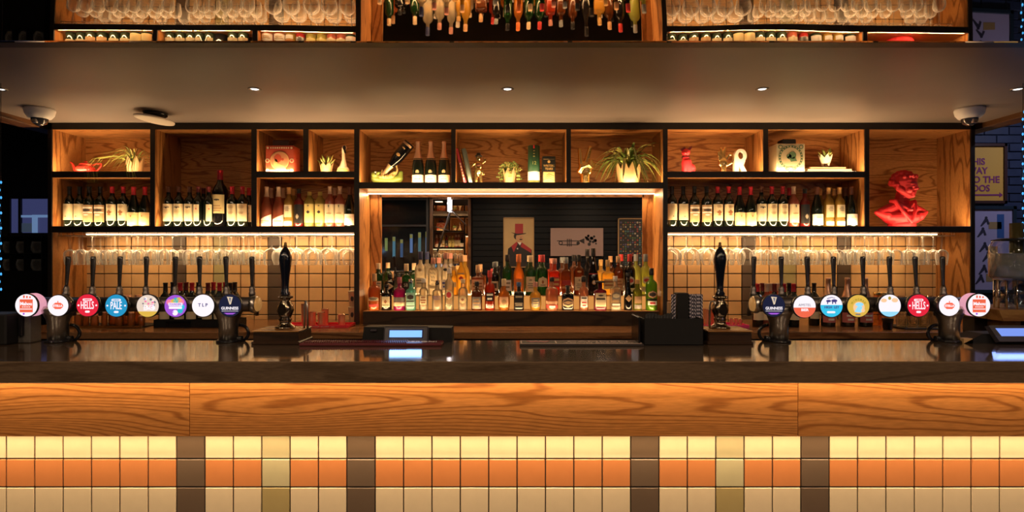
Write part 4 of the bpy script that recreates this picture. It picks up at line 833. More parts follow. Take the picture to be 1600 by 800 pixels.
# red dog, letter R
t = thing('dog_figurine', 'red sitting dog figurine on the upper right shelf', 'figurine', (SX(1071), 4.24, ZU)); M_dog = mat('red_resin', (.62, .03, .04), .35)
blobs('body', [('e', (.02, .01, .04), (.052, .045, .045)), ('e', (.0, 0, .08), (.036, .036, .05)), ('c', (-.018, -.03, .0), (-.012, -.022, .09), .014, .018), ('c', (.016, -.032, .0), (.014, -.022, .09), .014, .018), ('c', (.045, -.02, .008), (.04, 0, .04), .016, .02), ('c', (-.004, -.005, .11), (-.008, -.01, .145), .026, .022), ('e', (-.008, -.016, .158), (.032, .032, .028)), ('e', (-.022, -.045, .148), (.017, .022, .014)), ('c', (.05, .03, .01), (.075, .01, .012), .008, .005)], M_dog, .0045, t)
obj('ear', MB().prism([(-.036, .165), (-.052, .178), (-.020, .196), (-.012, .182)], -.03, -.014), mat('dog_ear_dark', (.12, .01, .015), .4), t); obj('ear', MB().prism([(.006, .182), (.014, .192), (.034, .205), (.030, .182), (.018, .170)], -.028, -.012), MATS['dog_ear_dark'], t)
obj('collar', MB().lathe([(.029, .118), (.031, .124), (.029, .13)], 18, (-.006, -.007, 0)), MATS['dog_ear_dark'], t)
t = thing('letter_ornament', 'white standing letter R ornament beside the gold hand', 'ornament', (SX(1156, 4.235), 4.235, ZU)); M_let = mat('letter_white', (.74, .66, .55), .5)
mb = MB(); n = 28; vs = []
for k in range(n):
    a = 2*PI*k/n; c, s = math.cos(a), math.sin(a)
    vs += [(.044*c, -.018, .132 + .050*s), (.019*c, -.018, .134 + .028*s), (.044*c, .018, .132 + .050*s), (.019*c, .018, .134 + .028*s)]
fs = []
for k in range(n):
    a, b2 = 4*k, 4*((k+1) % n); fs += [(a, b2, b2+1, a+1), (a+2, a+3, b2+3, b2+2), (a, a+2, b2+2, b2), (a+1, b2+1, b2+3, a+3)]
mb.add(vs, fs); mb.box(-.046, -.014, -.0179, .0179, 0, .12); mb.prism([(-.02, .095), (.035, .095), (.020, .062), (.052, 0), (.016, 0), (-.014, .058)], -.0178, .0178)
obj('letter', mb, M_let, t)
# book stack and small succulent on it
zb = ZU
for i, (a, b2, th, c, w) in enumerate(((1255, 1332, .021, (.62, .52, .60), 'lilac book at the bottom'), (1258, 1326, .016, (.75, .55, .36), 'peach book in the middle'), (1262, 1318, .015, (.55, .30, .18), 'tan book at the top'))):
    t = thing('book', '%s of the flat stack under the small succulent' % w, 'book', ((SX(a) + SX(b2))/2, 4.30, zb), 'stacked books'); hw = (SX(b2) - SX(a))/2; d = .085 - .006*i
    obj('cover', MB().box(-hw, hw, -d, d, 0, th*.14).box(-hw, hw, -d, d, th*.86, th).box(-hw, hw, -d, -d + .003, 0, th), mat('book_' + w.split()[0], c, .5), t)
    obj('pages', MB().box(-hw + .003, hw - .003, -d + .003, d - .004, th*.14, th*.86), P_cream, t); zb += th
succulent('small succulent in a white pot with legs standing on the book stack', 1290, 4.27, zb, (.030, .048, .062), .055, 20, 8, True, mat('pot_white', (.80, .70, .52), .4))
# bust
t = thing('bust', 'red plaster bust of a curly haired man in a coat collar', 'bust', (SX(1410, 4.28), 4.29, ZW)); M_bust = mat('bust_red', (.58, .018, .028), .55)
B = [('e', (0, .0, .02), (.10, .075, .045)), ('e', (0, 0, .075), (.145, .078, .06)), ('c', (-.15, .0, .118), (-.03, .0, .165), .034, .045), ('c', (.15, .01, .122), (.03, .0, .168), .034, .045), ('c', (-.19, -.005, .115), (-.12, -.01, .09), .016, .04), ('c', (.185, .005, .120), (.12, -.01, .09), .016, .04),
     ('c', (0, .005, .15), (.008, .0, .25), .054, .046),
     ('c', (-.066, -.036, .200), (-.035, -.070, .12), .015, .013), ('c', (-.035, -.070, .12), (.02, -.080, .04), .013, .011), ('c', (.080, -.026, .195), (.065, -.058, .13), .015, .014), ('c', (.065, -.058, .13), (.025, -.080, .05), .013, .010), ('c', (-.075, .0, .20), (-.066, -.036, .200), .017, .015), ('c', (.082, .02, .19), (.080, -.026, .195), .017, .015),
     ('c', (-.045, -.045, .175), (.015, -.066, .135), .015, .013), ('c', (.05, -.045, .180), (.005, -.066, .13), .014, .012), ('e', (.012, -.082, .132), (.016, .012, .014))]
def hd(p):                                     # head frame -> bust frame: turned towards the viewer's right
    q = Matrix.Rotation(math.radians(30), 4, 'Z') @ Matrix.Rotation(math.radians(6), 4, 'X') @ Vector(p); return (q.x + .014, q.y - .008, q.z + .292)
HC = [((0, .012, .05), (0, .012, .05), .072, .072), ((0, -.028, .06), (0, -.032, .02), .052, .050), ((0, -.032, .02), (0, -.044, -.04), .050, .030), ((0, -.066, -.048), (0, -.064, -.05), .016, .016), ((0, -.079, .030), (0, -.093, .003), .0065, .0100),
      ((-.015, -.074, -.026), (.015, -.074, -.026), .0058, .0058), ((-.013, -.072, -.036), (.013, -.072, -.036), .0062, .0062)]
for q in (-1, 1): HC += [((q*.048, 0, -.005), (q*.012, -.052, -.048), .026, .018), ((q*.028, -.052, -.008), (q*.028, -.050, -.010), .022, .022), ((q*.006, -.079, .036), (q*.036, -.062, .036), .008, .007), ((q*.008, -.084, .001), (q*.008, -.083, .0), .006, .006), ((q*.020, -.071, .018), (q*.020, -.071, .0178), .010, .010), ((q*.068, .012, .012), (q*.066, .014, -.010), .014, .010)]
for a, b, ra, rb in HC: B.append(('c', hd(a), hd(b), ra, rb))
rnd = random.Random(4)
for k in range(120):
    a = rnd.uniform(0, 2*PI); e = rnd.uniform(-.35, 1.5); x, y, z = math.cos(a)*math.cos(e), math.sin(a)*math.cos(e), math.sin(e)
    if y < -.05 and z < .45 + .35*(y < -.45): continue
    r = rnd.uniform(.012, .019); B.append(('e', hd((.073*x, .012 + .080*y, .048 + .074*z)), (r, r, r)))
for k in range(9): B.append(('e', hd((-.042 + .0105*k, -.066 + .00035*(k-4)**2*10*.2, .094 + .006*math.sin(k*2.2))), (.0125, .0125, .0125)))
blobs('bust_figure', B, M_bust, .0033, t, smooth=3)
# ------------------------------------------------------------------ beer fonts on the counter
Y_B = 2.39                                   # centre line of the crossbars
def BX(px, Y): return PX(px, Y)
def bm(n, c, s=.9): return mat('badge_' + n, [x * .35 for x in c], .3, emit=s, ecol=c)
W_ = bm('white', (.95, .90, .97), .95); R_ = bm('red', (.80, .02, .05), .85); B_ = bm('blue', (.02, .32, .62), .85); BG = bm('beige', (.85, .72, .62), .85); YL = bm('yellow', (.80, .52, .08), .8)
PU = bm('purple', (.36, .10, .70), .9); TE = bm('teal', (.03, .50, .60), .9); PK = bm('pink', (.90, .22, .42), .9); NV = bm('navy', (.012, .016, .05), .7); NVT = bm('navytext', (.10, .09, .38), .5); OR = bm('orange', (.85, .14, .07), .9); LB = bm('lightblue', (.30, .70, .95), .95); GO = bm('harp', (.80, .66, .48), .8); CN = bm('cyan', (.04, .55, .85), .9); DG = bm('greytext', (.30, .30, .40), .5); PE = bm('peach', (.95, .62, .36), .9); KH = bm('khaki', (.55, .42, .05), .6)
M_house = mat('badge_housing', (.03, .03, .035), .25, coat=.5)
RB = .0452
def badge(font, px, py, design, Y=2.315, depth=.045, r=RB, tilt=0.0):
    x, z = BX(px, Y), PZ(py, Y)
    h = obj('badge', MB().lathe([(0, -depth), (r*.55, -depth), (r*.9, -depth*.6), (r*1.03, -depth*.25), (r*1.05, -.006), (r*1.02, 0), (r*.985, .0015), (r*.97, 0), (0, 0)], 40).xform(Matrix.Rotation(PI/2, 4, 'X')), M_house, font)
    h.location = (x - font.location.x, Y - font.location.y, z - font.location.z); h.rotation_euler = (0, 0, tilt)
    if design not in ('mahou',): obj('stalk', MB().tube([(0, depth*.8, 0), (0, Y_B - Y, PZ(475.5, Y_B) - z)], .014, 10), M_pewter, h)
    y = -.0006; rr = r * .975
    def face(m, n='badge_face'): return obj(n, MB().disc(0, 0, rr, y - .0006, y, 0, 40), m, h)
    def art(mb, mats, n='badge_print'): return obj(n, mb, mats, h)
    def tx(s, size, m, u, w, sx=1.0, bold=.0): return text(s, size, m, h, (u, -.0026 - (.0004 if size < .008 else 0), w), sx=sx, bold=bold, ext=.0004)
    f = -.0022
    def pill(mb, u, w, hw, hh, mi=0): return mb.prism([(u + sx_*(hw - hh) + hh*math.cos(a), w + hh*math.sin(a)) for sx_, aa in ((1, (-90, -45, 0, 45, 90)), (-1, (90, 135, 180, 225, 270))) for a in [math.radians(q) for q in aa]], f, y, mi)
    def half(lo, m, w0):
        a0 = math.asin(w0 / rr); pts = [(rr*math.cos(a), rr*math.sin(a)) for a in [(PI - a0) + (PI + 2*a0) * k / 20 for k in range(21)]] if lo else [(rr*math.cos(a), rr*math.sin(a)) for a in [a0 + (PI - 2*a0) * k / 20 for k in range(21)]]
        art(MB().prism(pts, y - .0012, y), m)
    if design in ('hells', 'pale'):
        face(R_ if design == 'hells' else B_); mb = MB(); pill(mb, 0, .0225, .019, .0048); pill(mb, 0, -.0255, .0095, .0042)
        for u in (-.0355, .0355): mb.disc(u, 0, .0036, f, y, 0, 12)
        art(mb, W_); tx(design.upper(), .043, W_, 0, -.001, .47 if design == 'hells' else .50, .0005); tx('CAMDEN', .0065, R_ if design == 'hells' else B_, 0, .0225, 1.0, .0002)
    elif design == 'tlp': face(W_); tx('T L P', .0185, NVT, 0, .002, .95, .0004)
    elif design == 'stout':
        face(NV); art(MB().prism([(-.012, .036), (.012, .034), (.010, .030), (.004, .006), (-.001, .004), (-.008, .026)], f, y).prism([(-.004, .032), (.006, .031), (.001, .012)], f - .0005, y, 1), [GO, DG])
        tx('GUINNESS', .0160, W_, 0, -.011, .92, .0003); art(MB().box(-.033, .033, f, y, -.0225, -.0212).prism([(-.024, -.029), (.024, -.029), (.012, -.0355), (-.012, -.0355)], f, y, 1), [W_, PU])
    elif design == 'amstel': face(W_); half(True, OR, -.004); tx('AMSTEL', .0145, DG, 0, .006, 1.0); tx('BIER', .0145, W_, 0, -.0135, 1.05, .0004)
    elif design == 'bluewhite':
        face(W_); half(True, CN, .004); mb = MB().disc(-.012, .020, .010, f, y, 0, 14, .005).disc(.011, .021, .012, f, y, 0, 14, .006).box(-.018, -.014, f, y, .008, .018).box(.002, .006, f, y, .008, .018).box(.014, .018, f, y, .008, .018).prism([(-.018, .028), (0, .0335), (.014, .030), (.014, .032), (0, .036), (-.018, .031)], f, y)
        art(mb, NVT); tx('HIGH  LEY', .0135, NVT, 0, -.0055, .95, .0004); mb = MB(); pill(mb, -.002, -.025, .017, .0042); art(mb, W_)
    elif design == 'yellow':
        face(YL); art(MB().disc(.002, -.006, .023, f + .0006, y, 0, 24).disc(.004, .006, .016, f, y, 1, 18, .008).prism([(-.016, -.024), (.012, -.026), (.016, -.006), (.004, .004), (-.006, -.006)], f, y, 1).disc(.018, -.018, .008, f, y, 0, 12), [PE, LB])
        for k, ch in enumerate('WINGMAN'):
            a = math.radians(148 - k * 19); o = tx(ch, .012, KH, .030*math.cos(a), .030*math.sin(a) - .004, .8, .0004); o.rotation_euler = (PI/2, -(a - PI/2), 0)
        mb = MB(); pill(mb, -.002, -.034, .010, .0025); art(mb, DG)
    elif design == 'hazy': face(W_); art(MB().disc(-.024, .021, .012, f, y, 0, 16, .008).disc(.020, .022, .013, f, y, 0, 16, .009).disc(-.001, .030, .006, f - .0003, y, 1, 12, .007), [PE, KH]); half(True, LB, -.024)
    elif design == 'beige':
        face(BG); half(True, YL, -.022)
        rnd = random.Random(2); mb = MB()
        for k in range(26): mb.disc(rnd.uniform(-.028, .028), rnd.uniform(-.012, .03), rnd.uniform(.002, .006), f, y, rnd.choice((0, 0, 1, 2, 3)), 8)
        art(mb, [W_, PE, PK, DG]); tx('B', .030, W_, -.008, -.008, 1.0, .0006); tx('G', .030, W_, .016, -.008, 1.0, .0006)
    elif design == 'multi':
        face(PU); mb = MB(); cs = ((-.03, .018, PK), (.002, .026, TE), (.028, .02, PK), (.03, -.005, CN), (.022, -.022, TE), (-.02, -.024, PU), (-.002, -.032, W_), (-.026, .0, PU), (.016, .028, YL), (-.012, .02, YL))
        for k, (u, w, m) in enumerate(cs): mb.disc(u*.85, w*.85, .0115, f + .0008, y, k, 9)
        art(mb, [c[2] for c in cs]); art(MB().box(-.028, .028, f - .0002, y, .001, .013).box(-.026, .026, f - .0002, y, -.012, -.0015), W_); tx('FOUNDERS', .0095, PU, 0, .007, 1.0, .0003)
    elif design == 'emblem':
        face(W_); mb = MB(); pill(mb, 0, -.001, .021, .010); pill(mb, 0, .0075, .014, .004); pill(mb, 0, -.0095, .014, .004); art(mb, OR); tx('STELLA', .0125, W_, 0, -.001, .9, .0004); art(MB().prism([(-.002, .012), (.002, .012), (.001, .019), (-.001, .019)], f, y), OR)
    elif design == 'mahou':
        face(W_); art(MB().box(-.026, .026, f, y, -.028, .024).box(-.012, -.006, f, y, .029, .040).box(0, .006, f, y, .029, .038).box(.012, .018, f, y, .029, .036), OR); tx('Mahou', .0185, W_, 0, .006, .95, .0005)
        mb = MB()
        for k in range(5): mb.disc(-.014 + .007*k, -.0065, .0022, f - .0006, y, 0, 8)
        mb.box(-.024, .024, f - .0006, y, -.0165, -.0135); mb.disc(-.01, -.034, .004, f, y, 1, 10); art(mb, [W_, PU])
    return h
def handle(font, px_top, px_bot, ytop=401, ybot=456):
    Yb, Yt = 2.425, 2.445; a = Vector((BX(px_bot, Yb), Yb, PZ(ybot, Yb))) - font.location; b = Vector((BX(px_top, Yt), Yt, PZ(ytop, Yt))) - font.location
    L = (b - a).length; mb = MB().lathe([(0, .022), (.0062, .022), (.0068, .03), (.0085, L*.55), (.0112, L*.93), (.0112, L*.975), (.009, L), (0, L)], 18, sy=.75)
    d = (b - a).normalized(); M = Vector((0, 0, 1)).rotation_difference(d).to_matrix().to_4x4()
    h = obj('tap_handle', mb.xform(M), mat('handle_black', (.016, .013, .012), .22, coat=.5), font); h.location = a
    obj('ferrule', MB().lathe([(0, -.02), (.012, -.02), (.014, -.006), (.0105, .002), (.0125, .008), (.010, .018), (.0075, .026), (0, .026)], 18).xform(M), M_pewter, h)
    obj('tap_valve', MB().tube([(0, 0, -.012), (.0, -.0, -.05)], .013, 12), M_pewter, h)
    obj('spout', MB().tube([(0, .03, -.05), (0, .045, -.075), (0, .046, -.105)], [.009, .008, .007], 10), M_pewter, h)
def font(label, cols, x0, x1, badges, handles, endcap, hose):
    t = thing('beer_font', label, 'beer font', (BX((x0+x1)/2, Y_B), Y_B, Z_C)); L = t.location; zc = PZ(475.5, Y_B) - Z_C
    obj('crossbar', MB().tube([(BX(x0, Y_B) - L.x, 0, zc), (BX(x1, Y_B) - L.x, 0, zc)], .0305, 28), M_pewter, t)
    for i, c in enumerate(cols):
        xc = BX(c, Y_B) - L.x
        co = obj('column', MB().lathe([(0, .006), (.037, .006), (.037, .075), (.0385, .078), (.041, .092), (.050, .115), (.064, .135), (.058, .150), (.0, .16)], 32, (xc, 0, 0)), M_steel, t)
        obj('base_flange', MB().lathe([(0, 0), (.047, 0), (.047, .006), (.042, .010), (.036, .011)], 32, (xc, 0, 0)), M_gloss, co)
        sgn = hose[i]
        obj('drain_loop', MB().tube([(xc + sgn*(.036 + .038*math.sin(a)*1.0), .02, .034 + .034*math.cos(a)) for a in [PI*k/10 for k in range(11)]], .007, 8), M_gloss, co)
        obj('drain_valve', MB().tube([(xc + sgn*.03, .0, .014), (xc + sgn*.058, .0, .014)], .011, 10), M_gloss, co)
    for b in badges: badge(t, *b)
    for h in handles: handle(t, *h)
    xe = BX(endcap, Y_B) - L.x
    e = obj('end_cap', MB().lathe([(0, -.012), (.034, -.012), (.037, -.004), (.037, .004), (.033, .010), (0, .010)], 28).xform(Matrix.Translation((xe, 0, zc)) @ Matrix.Rotation(PI/2, 4, 'Y')), M_steel, t)
    sg = 1 if endcap < 800 else -1
    obj('cap_lens', MB().lathe([(0, .0), (.030, .0), (.027, .008), (0, .010)], 24).xform(Matrix.Translation((xe + sg*.011, 0, zc)) @ Matrix.Rotation(sg*PI/2, 4, 'Y')), bm('amber', (.75, .36, .10), .35), e)
    return t
fl = font('long pewter beer font on the left of the counter with eight taps', (91, 357), 45, 396, [(91, 477.5, 'emblem', 2.29, .06, .042), (137, 477, 'hells'), (182, 477.5, 'pale'), (231, 478, 'beige'), (274.5, 478, 'multi'), (317.5, 477.5, 'tlp'), (359.5, 477.5, 'stout')],
     [(107, 103.5), (146, 144.5), (188, 186.5), (229, 228), (274.5, 273.5), (312, 312), (353, 354), (393.5, 394)], 398, (1, 1))
fr = font('long pewter beer font on the right of the counter with eight taps', (1217, 1483), 1183, 1526, [(1209, 477.5, 'stout'), (1257, 479, 'amstel', 2.30, .055), (1299, 478, 'bluewhite'), (1341, 478, 'yellow'), (1390, 477.5, 'hazy'), (1435, 477.5, 'hells'), (1483, 477.5, 'emblem', 2.29, .06, .042)],
     [(1178, 1177), (1220.5, 1221), (1261, 1262), (1302, 1303), (1348, 1349), (1389.5, 1391), (1429.5, 1432), (1472.5, 1474)], 1181, (-1, -1))
for fnt, px, s in ((fl, 45, 1), (fr, 1526, -1)):          # lit double drums at the outer ends
    Yd = 2.345; r = .0455; h = badge(fnt, px - s*3.5, 477, 'mahou', Yd - .035, .012, r)
    obj('lit_drum', MB().lathe([(0, -.046), (r*.98, -.046), (r*1.02, -.042), (r*1.02, -.03), (r*1.02, -.016), (r*.98, -.012), (0, -.012)], 40).xform(Matrix.Translation((-s*.0, 0, 0)) @ Matrix.Rotation(PI/2, 4, 'X')), bm('rosepink', (.92, .42, .55), .75), h)
    obj('arm', MB().tube([(0, .04, 0), (0, .07, 0), (s*.03, .08, 0)], .016, 12), M_pewter, h)
# ------------------------------------------------------------------ hand pumps
def pump(label, pxc, x0, x1, hook):
    Y0, Y1 = 2.31, 2.43; Yp = 2.39; t = thing('hand_pump', label, 'hand pump', (BX(pxc, Yp), Yp, Z_C)); L = t.location; X0, X1 = x0 - L.x, x1 - L.x; zt = .056
    obj('plinth', MB().box(X0, X1, Y0 - L.y, .075, .0, zt - .006, bev=.004).box(X0 - .006, X1 + .006, Y0 - L.y - .006, .078, 0, .012, bev=.003), [wood('pump_walnut', (.035, .018, .010), (.018, .010, .006), 'x', .3, 9)], t)
    obj('plinth_top', MB().box(X0 - .003, X1 + .003, Y0 - L.y - .003, .078, zt - .006, zt, bev=.002), wood('pump_oak', (.42, .22, .08), (.2, .09, .03), 'x', .25, 5), t)
    M_brass = mat('antique_brass', (.30, .24, .17), .18, metal=1)
    obj('baluster', MB().lathe([(0, zt), (.040, zt), (.041, zt + .006), (.034, zt + .011), (.024, zt + .018), (.022, zt + .03), (.027, zt + .037), (.022, zt + .043), (.026, zt + .055), (.034, zt + .075), (.031, zt + .095), (.020, zt + .112), (.018, zt + .120), (.026, zt + .126), (.027, zt + .132), (.018, zt + .138), (0, zt + .138)], 28), M_brass, t)
    for k in range(10):
        a = 2*PI*k/10; obj('ring_bead', MB().sphere((.027*math.cos(a), .027*math.sin(a), zt + .129), .0045, seg=8, rings=5), M_brass, t)
    obj('shield', MB().disc(0, zt + .08, .016, -.040, -.034, 0, 20, .024), M_brass, t)
    z0 = zt + .134; zt2 = PZ(386, Yp) - Z_C
    Lh = zt2 - z0; H = [(0, z0)] + [(r, z0 + f * Lh) for f, r in ((0, .018), (.05, .020), (.10, .0140), (.25, .0145), (.45, .0180), (.62, .0228), (.74, .0255), (.82, .0245), (.90, .0195), (.96, .012), (1.0, .0065))] + [(0, zt2)]
    hd = obj('pump_handle', MB().lathe(H, 28), mat('handle_ebony', (.006, .008, .016), .12, coat=.8), t)
    obj('finial', MB().lathe([(.006, zt2 - .004), (.0075, zt2 + .003), (.0055, zt2 + .012), (.006, zt2 + .018), (0, zt2 + .021)], 14), mat('finial_brass', (.35, .22, .08), .25, metal=1), hd)
    hx = BX(hook, 2.40) - L.x
    obj('swan_neck', MB().tube([(hx - .009, 0.01, zt), (hx - .008, .01, zt + .09), (hx - .005, .01, zt + .108), (hx + .002, .0, zt + .112), (hx + .008, -.008, zt + .106), (hx + .010, -.01, zt + .09), (hx + .012, -.012, zt)], .0042, 10), M_steel, t)
    return t
pump('antique hand pump with an ebony handle on the left of the counter', 446, -1.037, -.855, 479)
pump('antique hand pump with an ebony handle beside the straw caddy', 1125, .790, .965, 1112)
# ------------------------------------------------------------------ tills, mats, caddy on the counter
t = thing('till_display', 'black till unit with a lit blue customer display in the middle of the counter', 'till', (BX(636, 2.39), 2.39, Z_C)); L = t.location
M_scr = emat('lcd_blue', (.22, .50, 1.0), 1.25); M_bez = mat('till_grey', (.045, .04, .05), .35)
obj('cash_base', MB().prism([(BX(566, 2.38) - L.x, .0), (BX(707, 2.38) - L.x, 0), (BX(706, 2.38) - L.x, .06), (BX(570, 2.38) - L.x, .064)], -.02, .06), M_black, t)
sc = obj('screen_housing', MB().box(-.092, .092, -.009, .012, -.032, .034, bev=.006), M_bez, t, loc=(BX(635, 2.36) - L.x, -.035, .034), rot=(math.radians(-16), 0, 0))
obj('screen', MB().box(-.066, .066, -.011, -.009, -.012, .016), M_scr, sc); obj('screen_border', MB().box(-.071, .071, -.0098, -.008, -.017, .021), mat('lcd_navy', (.01, .015, .08), .2), sc)
obj('hinge', MB().tube([(.085, 0, -.03), (.098, .0, -.035)], .012, 12), M_bez, sc)
obj('paper_slot', MB().box(BX(580, 2.38) - L.x, BX(590, 2.38) - L.x, -.03, -.02, .045, .055, bev=.003), M_bez, t)
light('screen_glow', 'AREA', (BX(635, 2.36), 2.335, Z_C + .04), (PI/2 - .28, 0, PI), .05, (.25, .5, 1), .13, .03, parent=t)
t = thing('till_display', 'black till with a lit blue display at the right end of the counter', 'till', (BX(1580, 2.36), 2.36, Z_C)); L = t.location
obj('base', MB().prism([(BX(1500, 2.36) - L.x, 0), (.25, 0), (.25, .04), (BX(1530, 2.36) - L.x, .04)], -.02, .07), M_black, t)
sc = obj('screen_housing', MB().prism([(-.092, .032), (.2, .032), (.2, -.034), (-.066, -.034)], -.009, .012), M_bez, t, loc=(BX(1576, 2.34) - L.x, -.035, .042), rot=(math.radians(-20), 0, 0))
obj('screen', MB().prism([(-.068, .020), (.16, .020), (.16, -.012), (-.052, -.012)], -.011, -.009), emat('lcd_blue2', (.22, .36, 1.0), .9), sc)
obj('receipt_roll', MB().box(BX(1500, 2.36) - L.x, BX(1514, 2.36) - L.x, -.02, .01, .0, .02), mat('tan_plastic', (.45, .28, .12), .5), t)
light('screen_glow', 'AREA', (BX(1580, 2.34), 2.31, Z_C + .045), (PI/2 - .3, 0, PI), .05, (.25, .38, 1), .2, .03, parent=t)
t = thing('bar_mat', 'dark red rubber bar mat with raised ribs and white lettering', 'bar mat', (BX(583, 2.3), 2.3, Z_C)); L = t.location; M_mat = mat('mat_wine', (.10, .012, .018), .5)
xa_, xb_ = BX(470, 2.29) - L.x, BX(691, 2.29) - L.x
obj('mat_base', MB().box(xa_, xb_, -.035, .05, 0, .012, bev=.004), M_mat, t)
for k in range(46):
    u = xa_ + .02 + k * .0088
    for j in range(2): obj('rib', MB().box(u, u + .005, -.028 + .034*j, -.004 + .034*j, .012, .0165, bev=.001), M_mat, t)
text('PERONI', .028, P_white, t, (xb_ - .085, .008, .0128), rot=(0, 0, 0), sx=1.3, name='lettering')
t = thing('bar_mat', 'black bar mat with a white border and brewery lettering', 'bar mat', (BX(908, 2.3), 2.3, Z_C)); L = t.location; M_mb = mat('mat_black', (.02, .015, .015), .6); M_ml = mat('mat_line', (.42, .33, .28), .7)
u0, u1, v0, v1 = BX(812, 2.29) - L.x, BX(1004, 2.29) - L.x, -.035, .055; ud = BX(868, 2.29) - L.x
obj('mat_base', MB().box(u0, u1, v0, v1, 0, .010, bev=.002), M_mb, t)
obj('border', MB().box(u0 + .004, u1 - .004, v0 + .003, v0 + .008, .0095, .0112).box(u0 + .004, u1 - .004, v1 - .008, v1 - .003, .0095, .0112).box(u0 + .004, u0 + .009, v0 + .003, v1 - .003, .0095, .0112).box(u1 - .009, u1 - .004, v0 + .003, v1 - .003, .0095, .0112).box(ud, ud + .005, v0 + .003, v1 - .003, .0095, .0112), M_ml, t)
text('CAMDEN', .040, M_ml, t, ((ud + u1)/2, .027, .0105), rot=(0, 0, 0), sx=1.5, ext=.0004); text('TOWN BREWERY', .026, M_ml, t, ((ud + u1)/2, -.012, .0105), rot=(0, 0, 0), sx=1.35, ext=.0004)
obj('wing_emblem', MB().tube([(u0 + .03, .03, .011), (u0 + .05, .005, .011), (u0 + .068, .022, .011), (u0 + .075, .0, .011), (u0 + .083, .022, .011), (u0 + .10, .005, .011), (u0 + .118, .03, .011)], .0035, 6), mat('mat_pink', (.42, .2, .18), .7), t)
t = thing('straw_caddy', 'black napkin and straw caddy standing on the counter', 'caddy', (BX(1052, 2.34), 2.34, Z_C)); L = t.location; xl, xr = BX(1006, 2.28) - L.x, BX(1099.5, 2.28) - L.x; zh = PZ(498, 2.28) - Z_C
obj('tray_body', MB().box(xl, xr, -.06, -.055, 0, zh, bev=.002).box(xl, xl + .005, -.06, .085, 0, zh, bev=.002).box(xr - .005, xr, -.06, .085, 0, zh, bev=.002).box(xl, xr, .08, .085, 0, zh - .01, bev=.002).box(xl, xr, -.06, .085, 0, .005), M_black, t)
obj('divider', MB().box(-.002, .002, -.055, .08, .005, zh - .008), M_black, t)
obj('side_rail', MB().box(xl - .020, xl - .012, -.055, .08, 0, zh + .005, bev=.002).box(xl - .014, xl, -.02, .04, zh*.4, zh*.5), M_gloss, t)
mb = MB()
for k in range(9): mb.tube([(xl + .012 + .012*k, -.05 + .004*(k % 3), zh - .004), (xl + .020 + .012*k, -.03, zh + .010 + .005*math.sin(k)), (xl + .026 + .012*k, .02, zh - .006)], .007, 6)
obj('napkin_edges', mb, mat('napkin_black', (.02, .02, .022), .8), t)
ca = t
Ys = 2.385; zs1 = PZ(458, Ys)
M_st = mat('straw_black', (.02, .02, .028), .5)
def stripe_mat(n, ang):
    if n in MATS: return MATS[n]
    m, tt, out = nt(n); N = tt.nodes.new; b = N('ShaderNodeBsdfPrincipled'); b.inputs['Roughness'].default_value = .6
    tc = N('ShaderNodeTexCoord'); sep = N('ShaderNodeSeparateXYZ'); tt.links.new(tc.outputs['Object'], sep.inputs[0])
    a = N('ShaderNodeMath'); a.operation = 'MULTIPLY_ADD'; a.inputs[1].default_value = ang * 420; tt.links.new(sep.outputs['X'], a.inputs[0])
    b2 = N('ShaderNodeMath'); b2.operation = 'MULTIPLY'; b2.inputs[1].default_value = 420; tt.links.new(sep.outputs['Z'], b2.inputs[0]); tt.links.new(b2.outputs[0], a.inputs[2])
    s = N('ShaderNodeMath'); s.operation = 'SINE'; tt.links.new(a.outputs[0], s.inputs[0]); g = N('ShaderNodeMath'); g.operation = 'GREATER_THAN'; g.inputs[1].default_value = .45; tt.links.new(s.outputs[0], g.inputs[0])
    mx = N('ShaderNodeMix'); mx.data_type = 'RGBA'; mx.inputs['A'].default_value = (.02, .02, .045, 1); mx.inputs['B'].default_value = (.5, .45, .5, 1); tt.links.new(g.outputs[0], mx.inputs['Factor'])
    tt.links.new(mx.outputs['Result'], b.inputs['Base Color']); tt.links.new(b.outputs[0], out.inputs[0]); MATS[n] = m; return m
SM = MB().tube([(0, 0, 0), (0, 0, zs1 - Z_C - .01)], .0042, 8).mesh('paper_straw', [stripe_mat('straw_stripe', 1.6)])
def straw(px, dy, i, w):
    o = obj('paper_straw', SM, MATS['straw_stripe'], loc=(BX(px, Ys), Ys + dy, Z_C + .006), rot=(random.uniform(-.01, .01), 0, random.random()*6)); tag(o, 'navy and white striped paper straw, %s %s' % (ORD[i], w), 'straw', 'striped straws in the caddy')
for i in range(6): straw(1077 + 3.6*i, -.012, i, 'of the front row right of the black box')
for i in range(6): straw(1077.6 + 3.6*i, .0, i, 'of the rear row right of the black box')
for i in range(2): straw(1049 + 3.6*i, -.012, i, 'left of the black box')
o = obj('straw_box', MB().box(BX(1056, Ys), BX(1074, Ys), Ys - .02, Ys + .03, Z_C + .006, zs1 + .001, bev=.002), M_black); tag(o, 'black upright straw box between the striped straws', 'box')
o = obj('menu_card', MB().box(BX(1043, 2.41), BX(1046.5, 2.41), 2.39, 2.42, Z_C + .006, PZ(472, 2.41)), P_tan); tag(o, 'thin tan card standing at the left of the straws', 'card')
